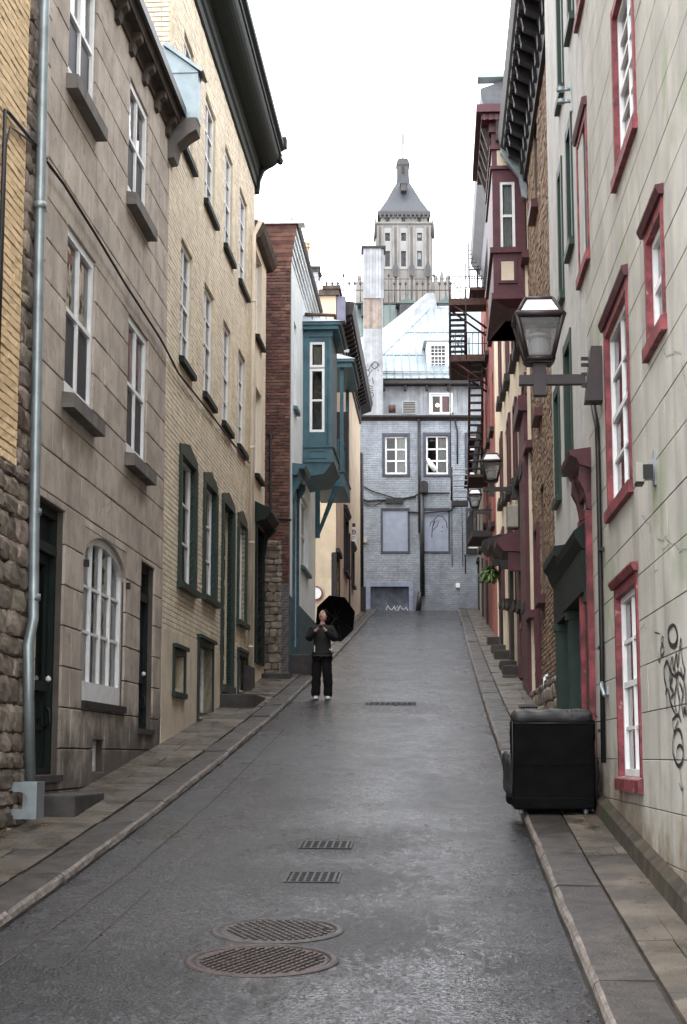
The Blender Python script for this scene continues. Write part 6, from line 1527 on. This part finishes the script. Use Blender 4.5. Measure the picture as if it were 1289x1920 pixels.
# ------------------------------------------------------------------ armchair
cy = 15.45; CX = (1039 - 644.5) / 3084 * cy; cz_ = zr(cy) + .13
F = facing(cy)
T = Thing('armchair', 'discarded black armchair seen from behind on the right pavement', 'armchair', F, CX, 0, cz_)
def rbox(name, b, m, bev, parent=None, seg=4, sub=None):
    q = MB(F); q.box(*b); o = T.part(name, q, m, parent)
    for p in o.data.polygons: p.use_smooth = True
    mo = o.modifiers.new('b', 'BEVEL'); mo.width = bev; mo.segments = seg
    sb_ = o.modifiers.new('s', 'SUBSURF'); sb_.subdivision_type = 'SIMPLE'; sb_.levels = sb_.render_levels = 4
    tx = bpy.data.textures.new(name + '_sag', 'CLOUDS'); tx.noise_scale = .16; tx.noise_depth = 3; dm = o.modifiers.new('d', 'DISPLACE'); dm.texture = tx; dm.strength = .045; dm.mid_level = .5
    return o
W = .395; g = cz_
back = rbox('backrest', (CX - W, CX + W, -.26, 0, g + .10, g + .88), BLKF, .05)
q = MB(F); q.tube([(CX - W + .02, .012, g + .47), (CX - W * .3, .016, g + .46), (CX + W * .4, .014, g + .465), (CX + W - .02, .012, g + .47)], .004, 5); T.part('seam', q, BLKF, back)
roll = rbox('head_roll', (CX - W + .015, CX + W - .02, -.32, .012, g + .835, g + .965), BLKL, .064, back, 6)
for k in range(6):
    q = MB(F); u = CX + .12 + k * .045; q.tube([(u, -.01 , g + .96), (u + .06, .014, g + .90)], .006, 4); T.part('crease', q, BLKL, roll)
rbox('skirt', (CX - W + .015, CX + W - .015, -.8, .006, g + .045, g + .16), BLKF, .02)
for s in (-1, 1):
    a = CX + s * (W + .04); rbox('arm', (min(a, a - s * .2), max(a, a - s * .2), -.6, -.07, g + .14, g + .56), BLKL, .07, seg=6)
rbox('seat', (CX - W + .14, CX + W - .14, -.86, -.2, g + .16, g + .45), BLKL, .06)
for (u, n_) in ((CX - W + .09, -.1), (CX + W - .09, -.1), (CX - W + .09, -.72), (CX + W - .09, -.72)):
    q = MB(F); q.lathe(u, n_, [(.022, g + .0), (.028, g + .05)], 8); T.part('foot', q, GALV)
q = MB(F); q.tube([(CX - W + .004, .002, g + .13), (CX - W + .004, .002, g + .86)], .006, 5); q.tube([(CX + W - .004, .002, g + .13), (CX + W - .004, .002, g + .86)], .006, 5); q.tube([(CX - W + .02, .004, g + .845), (CX + W - .02, .004, g + .845)], .006, 5); T.part('piping', q, BLKL)
T.o.rotation_euler = (math.radians(3.5), 0, 0)

# ------------------------------------------------------------------ person
px_, PY = at_ground(604, 1311); pz = zr(PY); F = facing(PY); print('person', px_, PY, pz)
T = Thing('person', 'person in charcoal jacket and black trousers looking up, camera in both hands', 'person', F, px_, 0, pz)
def skin(name, V, E, rad, m, parent=None, sub=2, root=0):
    bm = bmesh.new(); L = bm.verts.layers.skin.verify()
    vs = [bm.verts.new(T.inv @ Vector(F.w(px_ + v[0], v[1], pz + v[2]))) for v in V]
    for i, v in enumerate(vs):
        r = rad[i]; v[L].radius = (r, r) if not isinstance(r, tuple) else r; v[L].use_root = (i == root)
    for a, b in E: bm.edges.new((vs[a], vs[b]))
    me = bpy.data.meshes.new(name); bm.to_mesh(me); bm.free(); me.materials.append(m)
    o = bpy.data.objects.new(name, me); COL.objects.link(o); o.parent = parent or T.o
    s = o.modifiers.new('skin', 'SKIN'); s.use_smooth_shade = True
    if name != 'body':
        tx = bpy.data.textures.new(name + '_folds', 'CLOUDS'); tx.noise_scale = .09
    if sub: ss = o.modifiers.new('sub', 'SUBSURF'); ss.levels = sub; ss.render_levels = sub
    if name != 'body': dm_ = o.modifiers.new('folds', 'DISPLACE'); dm_.texture = tx; dm_.strength = .045; dm_.mid_level = .5
    return o
# body: pelvis, spine, neck, head, arms, hands, legs as one skinned figure
V = [(0, 0, .90), (0, 0, 1.12), (0, -.01, 1.33), (.005, -.01, 1.43), (.01, .01, 1.50), (.02, .0, 1.575), (.03, -.03, 1.645)]
rad = [.11, .105, .10, .05, .045, .06, .045]
E = [(0, 1), (1, 2), (2, 3), (3, 4), (4, 5), (5, 6)]
def limb(start, pts, rs):
    k = start
    for p, r in zip(pts, rs): V.append(p); rad.append(r); E.append((k, len(V) - 1)); k = len(V) - 1
    return k
hands = []
for s in (-1, 1):
    k = limb(2, [(s * .17, -.01, 1.34), (s * .25, .06, 1.13), (s * .13 - .02, .24, 1.27), (s * .045 - .02, .29, 1.345)], [.06, .042, .032, .028])
    limb(k, [(s * .03 - .02, .30, 1.385)], [.03]); hands.append(len(V) - 1)
    limb(0, [(s * .09, 0, .82), (s * .11, .03, .46), (s * .115, .0, .10), (s * .12, .04, .04)], [.085, .055, .038, .028])
for hi, s in zip(hands, (-1, 1)):
    hx, hn, hz = V[hi]
    for j in range(4): limb(hi, [(hx - s * .01, hn + .03, hz + .02 - j * .016), (hx - s * .035, hn + .055, hz + .025 - j * .017), (hx - s * .05, hn + .045, hz + .022 - j * .017)], [.0095, .0085, .0075])
    limb(hi, [(hx - s * .015, hn - .02, hz + .0), (hx - s * .04, hn - .01, hz + .02)], [.011, .009])
body = skin('body', V, E, rad, SKIN)
# face details: turned up and to the left of the picture
hc = Vector((.022, .0, 1.60)); fd = Vector((-.40, .80, .40)).normalized(); up = Vector((.10, -.40, .90)); up = (up - fd * up.dot(fd)).normalized(); sd_ = fd.cross(up)
def ell(name, c, ax, r3, m, seg=14, cut=None):
    q = MB(F); Vv = []; Fc = []
    for i in range(seg + 1):
        th = math.pi * i / seg
        for j in range(seg * 2):
            ph = math.pi * j / seg; p = c + ax[0] * r3[0] * math.sin(th) * math.cos(ph) + ax[1] * r3[1] * math.sin(th) * math.sin(ph) + ax[2] * r3[2] * math.cos(th)
            Vv.append((px_ + p.x, p.y, pz + p.z))
    for i in range(seg):
        for j in range(seg * 2): 
            a, b = i * seg * 2 + j, i * seg * 2 + (j + 1) % (seg * 2); Fc.append((a, b, b + seg * 2, a + seg * 2))
    q.add(Vv, Fc, 0, True); return T.part(name, q, m)
ax = (sd_, fd, up)
o = ell('head', hc + up * .005, ax, (.078, .095, .115), SKIN); 
ell('nose', hc + fd * .100 - up * .004, ax, (.015, .024, .024), SKIN, 6)
ell('mouth', hc + fd * .088 - up * .05, ax, (.024, .010, .009), mat('lips', (.35, .08, .07), .5), 5)
for s in (-1, 1):
    ell('eye', hc + fd * .092 + up * .024 + sd_ * .032 * s, ax, (.015, .007, .007), HAIR, 5); ell('ear', hc + sd_ * .078 * s - fd * .005, ax, (.01, .018, .028), SKIN, 6)
    ell('eyebrow', hc + fd * .090 + up * .044 + sd_ * .032 * s, ax, (.021, .006, .005), HAIR, 5)
ell('hair', hc - fd * .032 + up * .04, ax, (.102, .104, .122), HAIR); ell('hair', hc + Vector((.035, -.085, -.05)), ax, (.10, .075, .13), HAIR)
# clothes
V = [(0, 0, 1.0), (0, 0, 1.2), (0, -.01, 1.36), (.0, -.02, 1.43)]; rad = [.185, .165, .15, .07]; E = [(0, 1), (1, 2), (2, 3)]
V.append((0, 0, .87)); rad.append(.185); E.append((0, 4))
for s in (-1, 1): limb(2, [(s * .18, -.01, 1.35), (s * .265, .04, 1.14), (s * .17 - .01, .19, 1.23), (s * .09 - .02, .26, 1.31)], [.085, .075, .06, .048])
jk = skin('jacket', V, E, rad, JACK, root=0)
V = [(0, 0, .96)]; rad = [.165]; E = []
for s in (-1, 1): limb(0, [(s * .085, 0, .80), (s * .105, .045 + .02 * s, .48), (s * .12, .01, .20), (s * .12, .02, .015)], [.118, .10, .095, .108])
skin('trousers', V, E, rad, TROU)
for s in (-1, 1):
    q = MB(F); u = px_ + s * .115; q.hexa([(u - .05, -.1, pz), (u + .05, -.1, pz), (u + .045, .17, pz), (u - .045, .17, pz)], [(u - .04, -.08, pz + .13), (u + .04, -.08, pz + .13), (u + .035, .12, pz + .045), (u - .035, .12, pz + .045)])
    o = T.part('shoe', q, SHOE); mo = o.modifiers.new('b', 'BEVEL'); mo.width = .02; mo.segments = 3
q = MB(F); q.box(px_ + .14, px_ + .20, .1, .14, pz + .93, pz + .96); q.box(px_ - .15, px_ - .13, .14, .17, pz + .9, pz + 1.02); T.part('zip_pull', q, SHOE)
tc = Thing('camera', 'small black camera held in both hands by the person', 'camera', F, px_ - .02, .33, pz + 1.33)
q = MB(F); c = (px_ - .02, .33, pz + 1.37); q.box(c[0] - .05, c[0] + .05, c[1] - .02, c[1] + .02, c[2] - .03, c[2] + .035); tc.part('camera_body', q, IRON)
q = MB(F); q.tube([(c[0], c[1] + .02, c[2]), (c[0], c[1] + .06, c[2] + .02)], .025, 10); tc.part('lens', q, BLKB)
# umbrella over the shoulder
uf = F; ux, uz = uf.px(629, 1160, -.25); C0 = Vector((ux, -.22, uz)); axu = Vector((.12, -.93, .12)).normalized()
tu = Thing('umbrella', 'open black umbrella resting on the person\'s shoulder', 'umbrella', F, ux, -.2, uz - .45)
e1 = axu.cross(Vector((0, 0, 1))).normalized(); e2 = axu.cross(e1).normalized(); Ru, dep_ = .47, .26
def up_(a, f): r_ = Ru * f; return C0 + axu * (dep_ * (1 - f * f)) + (e1 * math.cos(a) * .86 + e2 * math.sin(a)) * r_
q = MB(F); V = []; Fc = []; ns = 6
for k in range(8):
    a0, a1 = 2 * math.pi * (k + .35) / 8, 2 * math.pi * (k + 1.35) / 8
    base = len(V)
    for i in range(ns + 1):
        f = i / ns
        for j in range(5):
            g_ = j / 4; p = up_(a0, f).lerp(up_(a1, f), g_); V.append(tuple(p))
    for i in range(ns):
        for j in range(4): b = base + i * 5 + j; Fc.append((b, b + 1, b + 6, b + 5))
q.add(V, Fc); tu.part('canopy', q, UMB)
for k in range(8):
    a = 2 * math.pi * (k + .35) / 8; q = MB(F); q.tube([tuple(up_(a, i / 5) - axu * .008) for i in range(6)], .004, 4); q.tube([tuple(up_(a, .5) - axu * .01), tuple(C0 + axu * .02)], .003, 4); tu.part('rib', q, IRON)
q = MB(F); q.tube([tuple(C0 + axu * (dep_ + .05)), tuple(C0), (px_ + .13, .10, pz + 1.36)], .007, 6); tu.part('shaft', q, IRON)
q = MB(F); q.tube([(px_ + .13, .10, pz + 1.36), (px_ + .10, .18, pz + 1.33), (px_ + .06, .25, pz + 1.31)], .012, 6); tu.part('handle', q, BLKB)

T_ = bpy.data.objects['fire_escape']
F = WR2; ue = 54.6; za = (1418 - 512) / 3084 * ue; zb = (1418 - 476) / 3084 * ue
def fe_part(name, q, m):
    inv = (Matrix.Translation(T_.location) @ Matrix.Rotation(F.ang, 4, 'Z')).inverted()
    o = mesh_obj(name, [tuple(inv @ Vector(v)) for v in q.v], q.f, m); o.parent = T_; return o
q = MB(F); q.box(ue, ue + 1.2, .05, .6, za - .08, za); fe_part('upper_platform', q, RUST)
for k in range(7): q = MB(F); n_ = .08 + k * .085; q.box(ue - .01, ue + .02, n_ - .012, n_ + .012, za, zb); fe_part('rail_post', q, IRON)
q = MB(F); q.box(ue - .02, ue + .03, .05, .62, zb, zb + .04); q.box(ue - .02, ue + .03, .05, .62, (za + zb) / 2, (za + zb) / 2 + .02); fe_part('handrail', q, IRON)
q = MB(F); q.bar((ue, .62, za), (ue, .62, zb + 1.0), .03); q.bar((ue, .3, za), (ue, .3, zb + 1.0), .03); q.bar((ue, .62, zb), (ue, .3, zb + .9), .02); fe_part('ladder_stile', q, IRON)
for k in range(6): q = MB(F); z = zb + .1 + k * .15; q.box(ue - .01, ue + .02, .3, .62, z, z + .02); fe_part('rung', q, IRON)
